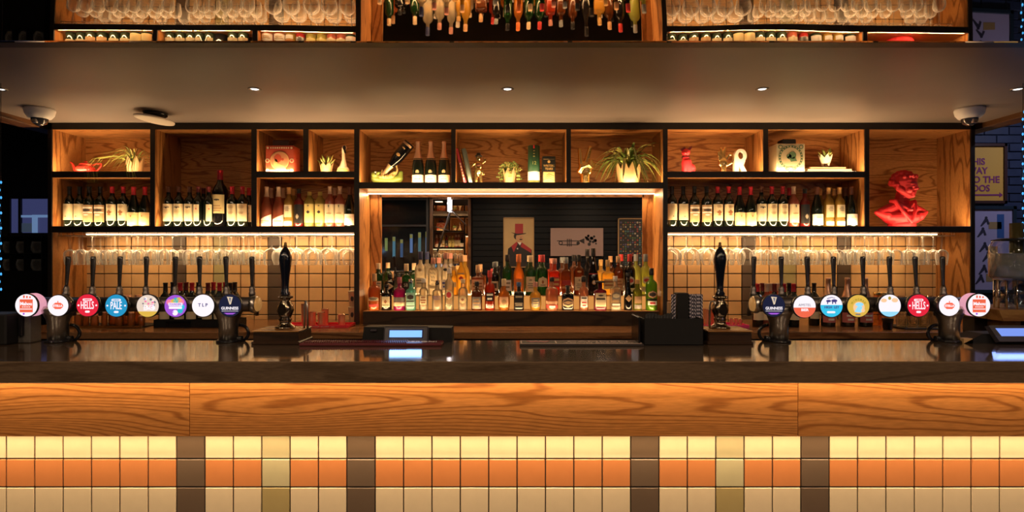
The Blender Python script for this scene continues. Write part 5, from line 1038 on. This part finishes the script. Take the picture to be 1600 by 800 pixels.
# dark terminal stand at the far left
t = thing('card_terminal', 'black terminal stand at the left end of the counter', 'terminal', (BX(20, 2.36), 2.36, Z_C)); L = t.location
obj('stand', MB().box(BX(-40, 2.3) - L.x, BX(12, 2.3) - L.x, -.07, .06, 0, PZ(490, 2.33) - Z_C, bev=.006), M_black, t)
obj('side_panel', MB().box(BX(24, 2.36) - L.x, BX(50, 2.36) - L.x, -.01, .05, .0, PZ(494, 2.36) - Z_C, bev=.004), mat('grey_speckle', (.06, .055, .05), .6, noise=.4, nscale=120), t)
obj('card_slot', MB().box(BX(32, 2.35) - L.x, BX(38, 2.35) - L.x, -.022, -.009, .03, .115, bev=.002), M_gloss, t)
# ------------------------------------------------------------------ things on the back counter
YK = 4.05
# tray of amber jars, left
t = thing('serving_tray', 'thin brass edged tray on the back counter behind the left taps', 'tray', (PX(176, YK), YK, Z_BC))
obj('tray_base', MB().box(PX(112, YK) - PX(176, YK), PX(236, YK) - PX(176, YK), -.10, .14, 0, .008, bev=.002), M_black, t)
obj('tray_rim', MB().box(PX(112, YK) - PX(176, YK), PX(236, YK) - PX(176, YK), -.104, -.098, .002, .016, bev=.001), M_gold, t)
M_jar = liquor('amber_jar', (.75, .30, .08), .55); rnd = random.Random(9)
for i, (px, y, h, r) in enumerate(((122, 4.0, .09, .022), (134, 4.04, .11, .02), (148, 4.01, .08, .024), (163, 3.99, .105, .018), (178, 4.08, .205, .032), (186, 4.0, .085, .022), (199, 4.08, .21, .033), (205, 3.99, .10, .022), (217, 4.08, .21, .033), (221, 4.0, .075, .02))):
    t = thing('amber_jar', 'copper tinted glass jar, %s from the left on the brass edged tray' % ORD[i], 'jar', (PX(px, y), y, Z_BC + .008), 'jars on the tray')
    obj('jar_body', MB().lathe([(0, 0), (r*.9, 0), (r, .004), (r, h*.74), (r*.8, h*.82), (r*.72, h*.88), (r*.78, h*.9), (r*.7, h*.9)], 18), M_jar, t)
    obj('jar_lid', MB().lathe([(r*.8, h*.88), (r*.82, h*.9), (r*.82, h), (0, h)], 18), M_copper, t)
# wine bottles in black bins behind the taps
def bin_(px0, px1, y0, y1, h, label):
    t = thing('bottle_bin', label, 'bin', ((PX(px0, YK) + PX(px1, YK))/2, YK, Z_BC)); hw = (PX(px1, YK) - PX(px0, YK))/2
    obj('bin_body', MB().box(-hw, hw, y0 - YK, y0 - YK + .006, 0, h, bev=.001).box(-hw, hw, y1 - YK - .006, y1 - YK, 0, h, bev=.001).box(-hw, -hw + .006, y0 - YK, y1 - YK, 0, h).box(hw - .006, hw, y0 - YK, y1 - YK, 0, h).box(-hw, hw, y0 - YK, y1 - YK, 0, .004), M_black, t)
    obj('front_plate', MB().box(-hw*.7, -hw*.1, y0 - YK - .003, y0 - YK, .01, h - .01), M_gloss, t)
bin_(251, 377, 3.97, 4.13, .055, 'low black bottle bin on the back counter behind the left taps')
KEG = {'k': K_black, 'r': K_red, 'w': K_wine, 'c': K_pale}; BP = {}
def back_bottle(px, y, c, i, side, zo, lowlab=None):
    lab = '%s wine bottle with %s foil, %s from left behind %s taps' % ('dark', {'k': 'black', 'r': 'red', 'w': 'wine red', 'c': 'pale'}[c], ORD[i], side)
    if c not in BP: BP[c] = bottle('wine_bottle', lab, 'bottle', (PX(px, y), y, Z_BC + zo), WB, G_dark if c != 'c' else G_pink, (foil(WB, .245), KEG[c]), [(.05, .15, 1.2, P_cream)], group='wine bottles on the back counter')
    else: clone(BP[c], (PX(px, y), y, Z_BC + zo), lab)
for i, (px, c) in enumerate(((258.5,'k'),(270,'k'),(281.5,'r'),(291,'w'),(300,'r'),(310,'k'),(325,'w'),(333.5,'r'),(343,'r'),(352,'r'),(360,'k'),(367,'k'))): back_bottle(px, 4.02 + .085*(i % 2), c, i, 'left', .006)
for i, (px, c) in enumerate(((1184,'r'),(1191.5,'w'),(1198,'c'),(1204,'c'),(1210,'w'),(1216,'c'),(1225,'r'),(1233,'k'),(1240,'r'),(1272,'k'))): back_bottle(px, 4.02 + .085*(i % 2), c, i, 'right', .0)
# champagne bottles, candle jars, tumblers on the right
for i, (px, w) in enumerate(((1294, 'left'), (1324, 'middle'), (1352, 'right'))):
    pr = wprof(.335, .046, 'champagne'); bottle('champagne_bottle', 'rose gold foiled champagne bottle behind right taps, %s of three' % w, 'bottle', (PX(px, 4.05), 4.05, Z_BC), pr, G_dark, (foil(pr, .20, .0009), K_rosegold), [(.03, .10, 1.25, mat('label_pinkred', (.55, .16, .14), .7), 'rect', lines(.045, .085, .6, P_white, 2))], group='champagne bottles on the back counter')
for i, px in enumerate((1370, 1380)):
    t = thing('candle_jar', 'gold rimmed glass candle jar, %s of the pair behind the right taps' % ('left', 'right')[i], 'jar', (PX(px, 4.1), 4.1, Z_BC), 'candle jars')
    obj('jar_body', MB().lathe([(0, 0), (.028, 0), (.03, .006), (.03, .19), (.022, .205), (.02, .212), (.02, .22)], 18), clear_glass('amber_clear', (.9, .6, .3), .7, .08), t); obj('jar_lid', MB().lathe([(.024, .215), (.025, .222), (.024, .236), (0, .238)], 18), M_gold, t)
o = obj('coffee_cup', MB().lathe([(0, 0), (.026, 0), (.034, .07), (.036, .072), (.036, .076), (.033, .076), (.03, .01), (0, .006)], 22), M_gloss, loc=(PX(1387, 3.86), 3.86, Z_BC)); tag(o, 'black cup on the back counter below the pale lit badge', 'cup')
M_tum = clear_glass('tumbler_glass', (.93, .88, .78), .8, .08, 2.0); TU = MB().lathe([(0, .012), (.024, .012), (.026, 0), (.028, .002), (.033, .10), (.0335, .1008), (.032, .1008), (.026, .016), (0, .016)], 20).mesh('tumbler', [M_tum])
k = 0
for r, y in enumerate((3.92, 4.02)):
    for i, px in enumerate((1408, 1425, 1442, 1459)):
        for lv in range(2):
            o = obj('tumbler', TU, M_tum, loc=(PX(px + 3*r, y), y, Z_BC + .010 + lv*.104)); tag(o, 'clear tumbler behind right taps, %s row, %s from left, %s' % (('front', 'rear')[r], ORD[i], ('lower', 'stacked upper')[lv]), 'glass', 'stacked tumblers')
o = obj('bar_mesh_mat', MB().box(PX(1400, 3.95), PX(1470, 3.95), 3.86, 4.10, Z_BC, Z_BC + .010, bev=.003), M_black); tag(o, 'black drainer mat under the stacked tumblers', 'mat')
# red tray with copper cups
def red_tray(px0, px1, label, cups, where, y0=3.95, y1=4.12, lettering=True, m=None):
    xc = (PX(px0, 4) + PX(px1, 4))/2; t = thing('serving_tray', label, 'tray', (xc, 4.0, Z_BC)); hw = (PX(px1, 4) - PX(px0, 4))/2
    obj('tray_base', MB().box(-hw, hw, y0 - 4, y1 - 4, 0, .004).box(-hw, hw, y0 - 4.004, y0 - 4, 0, .020, bev=.001).box(-hw, hw, y1 - 4, y1 - 3.996, 0, .02).box(-hw, -hw + .004, y0 - 4, y1 - 4, 0, .02).box(hw - .004, hw, y0 - 4, y1 - 4, 0, .02), m or mat('tray_red', (.75, .03, .05), .35), t)
    if lettering:
        rq = random.Random(4); u = -hw*.55
        while u < hw*.6:
            w_ = rq.uniform(.004, .012); obj('script_print', MB().tube([(u, y0 - 4.0045, .006), (u + w_*.4, y0 - 4.0045, .006 + rq.uniform(.003, .009)), (u + w_, y0 - 4.0045, .007)], .0013, 5), P_white, t); u += w_ + (.012 if rq.random() < .15 else .002)
    for i, (px, y, h, r) in enumerate(cups):
        c = thing('copper_cup', 'copper cup %s on the %s' % (ORD[i], where), 'cup', (PX(px, y), y, Z_BC + .004), 'copper cups'); obj('cup_body', MB().lathe([(0, 0), (r*.86, 0), (r*.88, .003), (r, h), (r*1.02, h + .001), (r*.96, h), (r*.84, .006), (0, .006)], 22), M_copper, c); obj('rim', MB().lathe([(r*1.0, h - .004), (r*1.05, h - .002), (r*1.04, h + .002), (r*.97, h + .001)], 22), M_rim, c)
M_rim = mat('copper_rim', (.9, .55, .36), .2, metal=1)
red_tray(440, 548, 'red serving tray with white lettering on the back counter left of the mirror', ((477, 4.02, .155, .028), (488, 4.04, .10, .026), (502, 3.99, .10, .024), (508, 4.07, .115, .024), (534, 4.0, .085, .024)), 'red tray from the left')
red_tray(1098, 1166, 'pink serving tray behind the right hand pump', ((1105, 4.02, .12, .028), (1117, 4.04, .12, .026), (1143, 4.02, .055, .012), (1150, 4.02, .055, .012), (1157, 4.02, .05, .012)), 'pink tray from the left', lettering=False, m=mat('tray_pink', (.70, .04, .20), .35))
for i, (z, w) in enumerate(((0, 'lower'), (.118, 'upper'))):
    t = thing('paper_cup', '%s cream paper cup of the stack beside the mirror bay' % w, 'cup', (PX(552, 4.28), 4.28, Z_BC + z), 'stacked paper cups'); obj('cup_body', MB().lathe([(0, 0), (.028, 0), (.036, .112), (.038, .113), (.038, .118), (.034, .118), (0, .117)], 22), P_cream, t); obj('print', patch([(.028, 0), (.036, .112)], .04, .08, .35, .001, shape='disc'), I_dark, t)
# ------------------------------------------------------------------ left surroundings: dark wall, window, glass cabinet
YL2 = 5.2
struct('wall_left_2', MB().box(-5.95, -3.40, YL2, YL2 + .05, 0, 2.95), M_dark, 'dark wall beyond the left end of the bar')
X0, X1, Z0, Z1 = PX(18, YL2), PX(75, YL2) + .15, PZ(366, YL2), PZ(311, YL2)
w = struct('window_1', MB().box(X0, X1, YL2 - .012, YL2 - .004, Z0, Z1), emat('dusk_glass', (.06, .07, .20), .55), 'small dark window with bluish evening light at far left')
def wpart(n, a, b, c, d, m, y=0): obj(n, MB().box(PX(a, YL2), PX(b, YL2), YL2 - .03 - y, YL2 - .012, PZ(d, YL2), PZ(c, YL2), bev=.002), m, w, world=True)
M_wf = mat('window_frame_dark', (.02, .022, .03), .5); M_lit = emat('street_glow', (.20, .34, .62), .55)
wpart('frame', 16, 20, 308, 368, M_wf); wpart('frame', 16, 90, 307, 311, M_wf); wpart('frame', 16, 90, 364, 368, M_wf); wpart('frame', 33, 37, 311, 364, M_wf, .004)
wpart('outside_beam', 37, 54, 336.5, 340, M_lit); wpart('outside_post', 54, 61, 336, 364, M_lit, .001); wpart('outside_beam', 61, 80, 336, 340, M_lit); wpart('outside_panel', 38, 54, 349, 363, emat('street_dim', (.10, .14, .22), .3))
t = thing('glass_cabinet', 'dark cabinet with two rows of glasses at the far left below the window', 'cabinet', (PX(30, 5.0), 5.0, 0))
cx0, cx1 = PX(2, 5.0) - t.location.x, PX(74, 5.0) - t.location.x
obj('cabinet_body', MB().box(cx0, cx1, .12, .14, 0, PZ(372, 5.0)).box(cx0, cx1, -.06, .14, 0, PZ(424, 5.0)), mat('cabinet_black', (.012, .013, .015), .4), t)
for zy in (369, 395.5, 423): obj('shelf_board', MB().box(cx0, cx1, -.06, .12, PZ(zy, 5.0) - .008, PZ(zy, 5.0)), MATS['cabinet_black'], t)
for a in (2, 24, 46, 73): obj('divider', MB().box(PX(a, 5.0) - t.location.x - .004, PX(a, 5.0) - t.location.x + .004, -.055, .12, PZ(423, 5), PZ(369, 5)), MATS['cabinet_black'], t)
for r, zy in enumerate((395.5, 423)):
    for i, a in enumerate((14, 35, 58)):
        o = obj('stemless_glass', MB().lathe([(0, 0), (.028, 0), (.042, .03), (.044, .06), (.036, .10), (.034, .10), (.04, .06), (.026, .006), (0, .006)], 18), M_glass, loc=(PX(a, 5.0), 5.0, PZ(zy, 5.0))); tag(o, 'dim stemless glass in far left cabinet, %s row, %s from left' % (('upper', 'lower')[r], ORD[i]), 'glass', 'glasses in the dark cabinet')
# strings of blue lights at both edges of the view
M_bulb = emat('blue_bulb', (.06, .42, 1.0), 1.3); M_wire = mat('wire_dark', (.01, .01, .012), .6)
for px, y0, y1, n, w, Y in ((1.2, 285, 452, 15, 'left', 3.2), (1598.5, 175, 372, 18, 'right', 3.2)):
    x = PX(px, Y); t = thing('string_lights', 'vertical string of tiny blue lights at the %s edge of the view' % w, 'string lights', (x, Y, PZ(y1, Y)), 'blue string lights')
    obj('wire', MB().tube([(x, Y, PZ(y1, Y)), (x, Y, Z_SOF + .4)], .0015, 5), M_wire, t, world=True)
    for k in range(n): obj('bulb', MB().sphere((x + .004*(-1)**k, Y - .003, PZ(y0 + (y1-y0)*k/(n-1), Y)), (.0045, .0045, .008), seg=8, rings=6), M_bulb, t, world=True)
    light('string_glow', 'POINT', (x, Y - .05, PZ((y0+y1)/2, Y)), (0, 0, 0), .5, (.15, .5, 1), .02, parent=t)
# ------------------------------------------------------------------ right surroundings: blue brick wall, posters
YR = 4.95
wr = struct('wall_right_2', MB().box(3.38, 5.95, YR + .012, YR + .08, 0, 2.95), mat('mortar_blue', (.010, .016, .035), .9), 'blue painted brick wall beyond the right end of the bar')
bl, bh = .215, .072; M_brick = mat('brick_blue', (.020, .034, .085), .55, noise=.35, nscale=14)
BRM = MB().box(-bl/2 + .004, bl/2 - .004, 0, .03, -bh/2 + .004, bh/2 - .004, bev=.003).mesh('brick', [M_brick])
for r in range(13, 38):
    for c in range(5):
        o = bpy.data.objects.new('brick', BRM); COL.objects.link(o); o.location = (3.42 + (c + .5*(r % 2)) * bl, YR + random.uniform(-.002, .002), (r + .5) * bh); setparent(o, wr)
def poster(name, label, px0, px1, py0, py1, fw, fm, paper, Y=YR - .012):
    x0, x1, z0, z1 = PX(px0, Y), PX(px1, Y), PZ(py1, Y), PZ(py0, Y); t = thing(name, label, 'poster', ((x0+x1)/2, Y, z0)); hw = (x1-x0)/2; h = z1 - z0
    obj('frame', MB().box(-hw, -hw + fw, -.02, .010, 0, h, bev=.002).box(hw - fw, hw, -.02, .010, 0, h, bev=.002).box(-hw, hw, -.02, .010, 0, fw, bev=.002).box(-hw, hw, -.02, .010, h - fw, h, bev=.002), fm, t)
    obj('print_sheet', MB().box(-hw + fw*.5, hw - fw*.5, -.006, .008, fw*.5, h - fw*.5), paper, t); return t, hw, h
M_yp = mat('poster_yellow', (.66, .38, .07), .6); M_pp = mat('poster_purple', (.22, .03, .16), .6)
t, hw, h = poster('framed_poster', 'framed yellow poster with purple directions and an arrow on the blue brick wall', 1497, 1571.5, 224.5, 318.5, .026, mat('frame_plum', (.05, .022, .022), .4), M_yp)
for s, py, pe in (('THIS', 253.5, 1541), ('WAY', 267.5, 1543), ('TO THE', 281.5, 1560), ('LOOS', 295, 1549)):
    text(s, .078, M_pp, t, (PX(1511, YR) - t.location.x - .012, -.0078, PZ(py, YR) - t.location.z), sx=.95 if s != 'TO THE' else 1.0, align='LEFT', bold=.002)
za = PZ(305, YR) - t.location.z; u0, u1 = PX(1510, YR) - t.location.x, PX(1564, YR) - t.location.x
obj('arrow', MB().prism([(u0, za - .007), (u1 - .03, za - .007), (u1 - .03, za - .022), (u1, za), (u1 - .03, za + .022), (u1 - .03, za + .007), (u0, za + .007)], -.0085, -.006), M_pp, t)
t, hw, h = poster('framed_poster', 'framed pale violet poster with dark figures on the blue brick wall', 1497, 1586, 322, 458, .03, mat('frame_navy', (.015, .03, .05), .4), mat('poster_lilac', (.36, .34, .55), .6))
PMAT = [mat('poster_ink', (.03, .03, .06), .6), mat('poster_blue', (.03, .10, .32), .6), mat('poster_ochre', (.32, .22, .10), .6)]
for k, (px, py) in enumerate(((1538, 345), (1533, 362), (1536, 385), (1541, 400), (1535, 420), (1530, 435))):
    u, w = PX(px, YR) - t.location.x, PZ(py, YR) - t.location.z
    obj('figure_print', MB().disc(u, w + .025, .012, -.0085, -.006, 0, 10).prism([(u - .05, w - .045), (u - .01, w + .02), (u + .014, w + .015), (u + .03, w - .03), (u + .012, w - .035), (u + .004, w - .008), (u - .04, w - .05)], -.0085, -.006, 0), PMAT[0], t)
for k, (a, b, c, d) in enumerate(((1555, 1566, 335, 372), (1542, 1562, 347, 358), (1540, 1556, 385, 396), (1538, 1556, 428, 440))): obj('block_print', MB().box(PX(a, YR) - t.location.x, PX(b, YR) - t.location.x, -.0075, -.006, PZ(d, YR) - t.location.z, PZ(c, YR) - t.location.z), PMAT[1 if k == 0 else 2], t)
# raised side counter with the drinks dispenser
YD = 2.95; Z_SC = PZ(481.5, YD)
t = thing('side_counter', 'narrow tan wooden side counter at the right edge', 'counter', (2.7, YD, 0))
obj('counter_top', MB().prism([(PX(1542, YD) - 2.7, Z_SC - .055), (.9, Z_SC - .055), (.9, Z_SC), (PX(1535, YD) - 2.7, Z_SC)], -.10, .25), wood('tan_side_wood', (.42, .23, .08), (.26, .12, .04), 'x', .4, 4), t)
obj('support', MB().box(PX(1573, YD) - 2.7, PX(1582, YD) - 2.7, -.05, .2, 0, Z_SC - .055, bev=.002), MATS['tan_side_wood'], t); obj('back_board', MB().box(PX(1552, YD) - 2.7, .9, .12, .2, 0, Z_SC - .055), M_edge, t)
t = thing('drink_dispenser', 'glass drink dispenser with fruit water on a metal stand at the right edge', 'dispenser', (PX(1588, YD), YD, Z_SC)); hs = PZ(438, YD) - Z_SC
obj('stand', MB().lathe([(.088, 0), (.09, .004), (.088, hs*.5), (.09, hs), (.095, hs), (.095, hs + .006), (.0, hs + .006)], 28), clear_glass('ribbed_glass', (.55, .66, .78), .85, .22, 1.2, .1), t)
for k in range(14):
    a = 2*PI*k/14; obj('stand_rib', MB().tube([(.09*math.cos(a), .09*math.sin(a), .0), (.09*math.cos(a), .09*math.sin(a), hs)], .004, 6), M_chrome, t)
H = PZ(375, YD) - PZ(437, YD); b = obj('jar', MB().lathe([(0, hs + .008), (.10, hs + .008), (.112, hs + .02), (.114, hs + H*.6), (.110, hs + H*.85), (.098, hs + H*.97), (.098, hs + H)], 32), clear_glass('jar_glass', (.88, .92, .96), .8, .08), t)
obj('water', MB().lathe([(0, hs + .012), (.098, hs + .012), (.108, hs + .024), (.109, hs + H*.68), (0, hs + H*.68)], 28), liquor('fruit_water', (.72, .78, .84), .35), b)
for k in range(7):
    a = k * .9 + 3.5; obj('fruit_slice', MB().lathe([(0, -.003), (.028, -.003), (.030, 0), (.028, .003), (0, .003)], 16).xform(Matrix.Translation((.075*math.cos(a), .075*math.sin(a), hs + H*(.48 + .06*math.sin(k*2)))) @ Matrix.Rotation(1.1 + k, 4, 'X')), mat('lemon_slice', (.50, .36, .10), .5), b)
obj('lid', MB().lathe([(0, hs + H + .012), (.06, hs + H + .012), (.102, hs + H + .004), (.102, hs + H), (0, hs + H)], 28), M_black, t); obj('infuser', MB().tube([(0, 0, hs + .05), (0, 0, hs + H + .09)], .028, 14), mat('infuser_olive', (.07, .06, .02), .3), t)
# ------------------------------------------------------------------ the room behind the camera (seen in the mirror)
YB = -.34; VB = 4.47 + (4.47 - YB)                       # distance of the wall's mirror image
def MX(px): return (px - CX) * VB / F
def MZ(py): return EYE - (py - CY) * VB / F
wbk = struct('wall_front', MB().box(-6, 6, YB - .10, YB - .02, 0, 2.95), mat('navy_board', (.004, .0065, .010), .5, spec=.25), 'dark navy boarded wall behind the viewer')
for k in range(26): obj('board', MB().box(MX(738), 6, YB - .02, YB - .004, .05 + k*.095, .05 + k*.095 + .089, bev=.003), MATS['navy_board'], wbk)
def art(name, label, a, b, c, d, fw, fm, paper):
    x0, x1, z0, z1 = MX(a), MX(b), MZ(d), MZ(c); t = thing(name, label, 'picture', ((x0+x1)/2, YB, z0)); hw, h = (x1-x0)/2, z1 - z0
    if fw: obj('frame', MB().box(-hw, -hw + fw, 0, .03, 0, h, bev=.002).box(hw - fw, hw, 0, .03, 0, h, bev=.002).box(-hw, hw, 0, .03, 0, fw, bev=.002).box(-hw, hw, 0, .03, h - fw, h, bev=.002), fm, t)
    obj('canvas', MB().box(-hw + fw*.5, hw - fw*.5, 0, .015 if fw else .03, fw*.5, h - fw*.5), paper, t); return t, hw, h
M_fo = mat('frame_oak', (.45, .28, .12), .5); M_parch = mat('parchment', (.55, .38, .18), .7, noise=.15, nscale=6)
t, hw, h = art('framed_picture', 'picture of a figure in a red top hat reflected in the bar mirror', 786.5, 834.5, 340, 418, .014, M_fo, M_parch); f0, f1 = .014, .018
mb = MB().box(-.06, .07, f0, f1, h - .27, h - .10, 0).prism([(-.13, h - .235), (-.02, h - .285), (.11, h - .262), (.12, h - .25), (-.02, h - .262)], f0, f1 + .001, 1).disc(.015, h - .33, .062, f0, f1, 2, 20, .075).disc(-.02, h - .30, .06, f0, f1 - .001, 1, 16).prism([(-.2, 0.01), (-.17, h - .50), (-.03, h - .40), (.05, h - .40), (.21, h - .52), (.21, .01)], f0, f1 - .0015, 1).prism([(-.12, h - .46), (-.03, h - .385), (-.02, h - .43), (-.08, h - .56)], f0, f1, 0).prism([(.05, h - .40), (.20, h - .51), (.20, h - .57), (.03, h - .47)], f0, f1, 0)
mb.disc(.035, h - .352, .026, f0, f1 + .001, 1, 14, .010).disc(.034, h - .318, .007, f0, f1 + .001, 1, 8).prism([(-.02, h - .40), (.045, h - .40), (.02, h - .45)], f0, f1 + .001, 3).disc(-.02, h - .50, .012, f0, f1 + .001, 3, 10)
obj('figure_print', mb, [mat('paint_red', (.38, .03, .035), .6), mat('paint_black', (.02, .018, .02), .6), mat('paint_skin', (.55, .30, .16), .6), P_white], t)
t, hw, h = art('canvas_picture', 'pale canvas with a black trumpet and flowers reflected in the bar mirror', 860, 942, 356.5, 400, 0, M_fo, mat('canvas_mauve', (.36, .245, .22), .7)); f0, f1 = .029, .033; zc = h * .50
mb = MB().box(-.32, .08, f0, f1, zc + .012, zc + .024).box(-.26, .02, f0, f1, zc - .05, zc - .038).prism([(.05, zc + .008), (.05, zc + .03), (.12, zc + .06), (.12, zc - .03)], f0, f1).disc(-.26, zc - .015, .034, f0, f1, 0, 14).disc(-.26, zc - .015, .02, f0, f1 + .001, 1, 12).disc(.02, zc - .018, .028, f0, f1, 0, 12)
for k in range(3): mb.box(-.16 + .03*k, -.145 + .03*k, f0, f1, zc - .07, zc + .05)
rnd = random.Random(3)
for k in range(16): mb.disc(.14 + rnd.uniform(0, .19), zc + rnd.uniform(-.04, .10), rnd.uniform(.012, .03), f0, f1, 0, 7)
obj('trumpet_print', mb, [mat('paint_black', (.02, .018, .02), .6), MATS['canvas_mauve']], t)
t, hw, h = art('framed_picture', 'colourful collage picture in an oak frame reflected in the bar mirror', 965, 1030, 341, 425, .018, M_fo, mat('collage_dark', (.03, .03, .028), .6)); mb = MB(); rnd = random.Random(6)
for i in range(16):
    for j in range(22):
        if rnd.random() < .75: mb.disc(-hw + .05 + i*(2*hw - .1)/15, .05 + j*(h - .12)/21, rnd.uniform(.008, .017), .014, .017, rnd.randrange(6), 7)
obj('collage_print', mb, [mat('c_red', (.35, .07, .05), .6), mat('c_cream', (.5, .42, .3), .6), mat('c_teal', (.08, .2, .2), .6), mat('c_ochre', (.4, .24, .06), .6), mat('c_green', (.1, .18, .06), .6), mat('c_violet', (.12, .09, .2), .6)], t)
# tall framed mirror on the wall behind, and a dark window with lit hangings beside it
xm0, xm1 = MX(672), MX(736); t = thing('wall_mirror', 'tall brown framed mirror on the opposite wall seen in the bar mirror', 'mirror', ((xm0+xm1)/2, YB, .7)); hw = (xm1-xm0)/2; h = 1.72
obj('frame', MB().box(-hw, -hw + .045, -.02, .05, 0, h, bev=.004).box(hw - .045, hw, -.02, .05, 0, h, bev=.004).box(-hw, hw, -.02, .05, 0, .045, bev=.004).box(-hw, hw, -.02, .05, h - .03, h, bev=.004), wood('mirror_brown', (.16, .07, .03), (.07, .03, .012), 'z', .4), t)
obj('mirror_glass', MB().box(-hw + .04, hw - .04, -.015, .01, .04, h - .03), mat('mirror_old', (.70, .66, .60), .01, metal=1), t)
w2 = struct('window_2', MB().box(-2.9, xm0 - .03, YB - .02, YB - .012, .6, 2.42), mat('window_night', (.006, .010, .014), .08), 'dark street window behind the viewer')
for x in (-2.9, -2.35, xm0 - .06): obj('frame', MB().box(x, x + .04, YB - .02, YB + .03, .6, 2.42, bev=.003), M_wf, w2)
for z in (.6, 1.95, 2.38): obj('frame', MB().box(-2.9, xm0 - .03, YB - .02, YB + .025, z, z + .035, bev=.003), M_wf, w2)
for i, (px, py0, py1, c, w) in enumerate(((604, 372, 392, (.30, .40, .12), 'narrow green'), (616, 370, 402, (.10, .30, .42), 'teal'), (628, 374, 402, (.06, .14, .30), 'deep blue'), (643, 366, 395, (.16, .30, .62), 'bright blue'), (656, 363, 402, (.10, .26, .30), 'green blue'), (667.5, 362, 402, (.28, .42, .66), 'pale blue'))):
    x0, x1 = MX(px - 2.1), MX(px + 2.1); t = thing('lit_hanging', 'slim %s lit window hanging seen in the bar mirror' % w, 'sign', ((x0+x1)/2, YB + .015, MZ(py1)), 'lit window hangings'); hh = MZ(py0) - MZ(py1)
    obj('panel', MB().box(-(x1-x0)/2, (x1-x0)/2, 0, .012, 0, hh, bev=.002), emat('hanging_' + w.replace(' ', '_'), c, .5), t); obj('top_panel', MB().box(-(x1-x0)/2, (x1-x0)/2, .012, .014, hh*.78, hh - .003), emat('hanging_top', (.45, .42, .10), .4), t)
# swing arm lamp with a tube bulb on the opposite wall
xl = MX(703); t = thing('swing_arm_lamp', 'swing arm wall lamp with a bright white tube seen in the bar mirror', 'lamp', (xl, YB + .10, MZ(333)))
obj('tube_bulb', MB().tube([(0, 0, .02), (0, 0, .26)], .028, 14), emat('tube_white', (1.0, .90, .92), 4.0), t); obj('cap', MB().lathe([(0, .25), (.034, .25), (.03, .29), (0, .30)], 16), M_pewter, t)
obj('arm', MB().tube([(0, -.02, .0), (-.20, -.04, -.62)], .010, 8), M_pewter, t); obj('arm', MB().tube([(.02, -.02, .05), (.27, -.04, -.20)], .010, 8), M_pewter, t); obj('arm', MB().tube([(-.02, -.03, -.28), (-.24, -.04, -.22)], .008, 8), M_pewter, t)
light('tube_lamp', 'POINT', (xl, YB + .16, MZ(333) + .14), (0, 0, 0), 1.2, (1, .85, .75), .022, parent=t)
t = thing('ceiling_spot', 'small pink lit ceiling fitting seen at the top of the bar mirror', 'ceiling light', (MX(950), .1, 2.46)); obj('fitting', MB().lathe([(0, 0), (.05, 0), (.05, -.03), (.042, -.035), (0, -.035)], 20), emat('pink_glow', (.75, .45, .40), .5), t)
# added fill lamps, out of view: ceiling lights over the seats and two wall globes
for i, x in enumerate((-2.6, -1.3, 0.0, 1.3, 2.6)):
    t = thing('fill_downlight', 'added fill light over the seats in front of the bar, %s from the left' % ORD[i], 'downlight', (x, .75, 2.46), 'added fill lights over the seats')
    obj('bezel', MB().lathe([(.07, .0), (.085, -.004), (.09, 0)], 24), M_pewter, t); obj('lens', MB().lathe([(0, -.001), (.07, -.001)], 20), M_lens, t)
    light('fill_light', 'AREA', (x, .75, 2.452), (0, 0, 0), 14.0, (1, .70, .44), .13, .13, parent=t)
for x, w, c, pw in ((-2.75, 'left', (1, .66, .42), 3.5), (2.75, 'right', (.78, .66, .95), 6.0)):  # globes added as fill, warm on the left and lilac on the right
    t = thing('fill_sconce', 'added globe fill lamp on the wall behind the viewer, %s side' % w, 'lamp', (x, YB, 1.62), 'added wall fill lamps')
    obj('back_plate', MB().lathe([(0, 0), (.05, 0), (.05, .012), (0, .014)], 20).xform(Matrix.Rotation(-PI/2, 4, 'X')), M_pewter, t); obj('arm', MB().tube([(0, .01, 0), (0, .12, 0), (0, .13, .02)], .008, 8), M_pewter, t)
    obj('globe', MB().sphere((0, .13, .09), .07, seg=20, rings=12), clear_glass('opal_globe', (.95, .93, .9), .3, .05), t)
    light('sconce_fill', 'POINT', (x, YB + .13, 1.71), (0, 0, 0), pw, c, .05, parent=t)
t = thing('fill_downlight', 'added fill light in front of the blue brick wall', 'downlight', (4.35, 4.0, 2.95)); obj('bezel', MB().lathe([(.07, .0), (.085, -.004), (.09, 0)], 24), M_pewter, t); obj('lens', MB().lathe([(0, -.001), (.07, -.001)], 20), M_lens, t)
light('fill_light', 'AREA', (4.35, 4.0, 2.94), (0, 0, 0), 11.0, (.80, .78, 1.0), .13, .13, parent=t)  # added out of view to brighten the brick wall and its posters
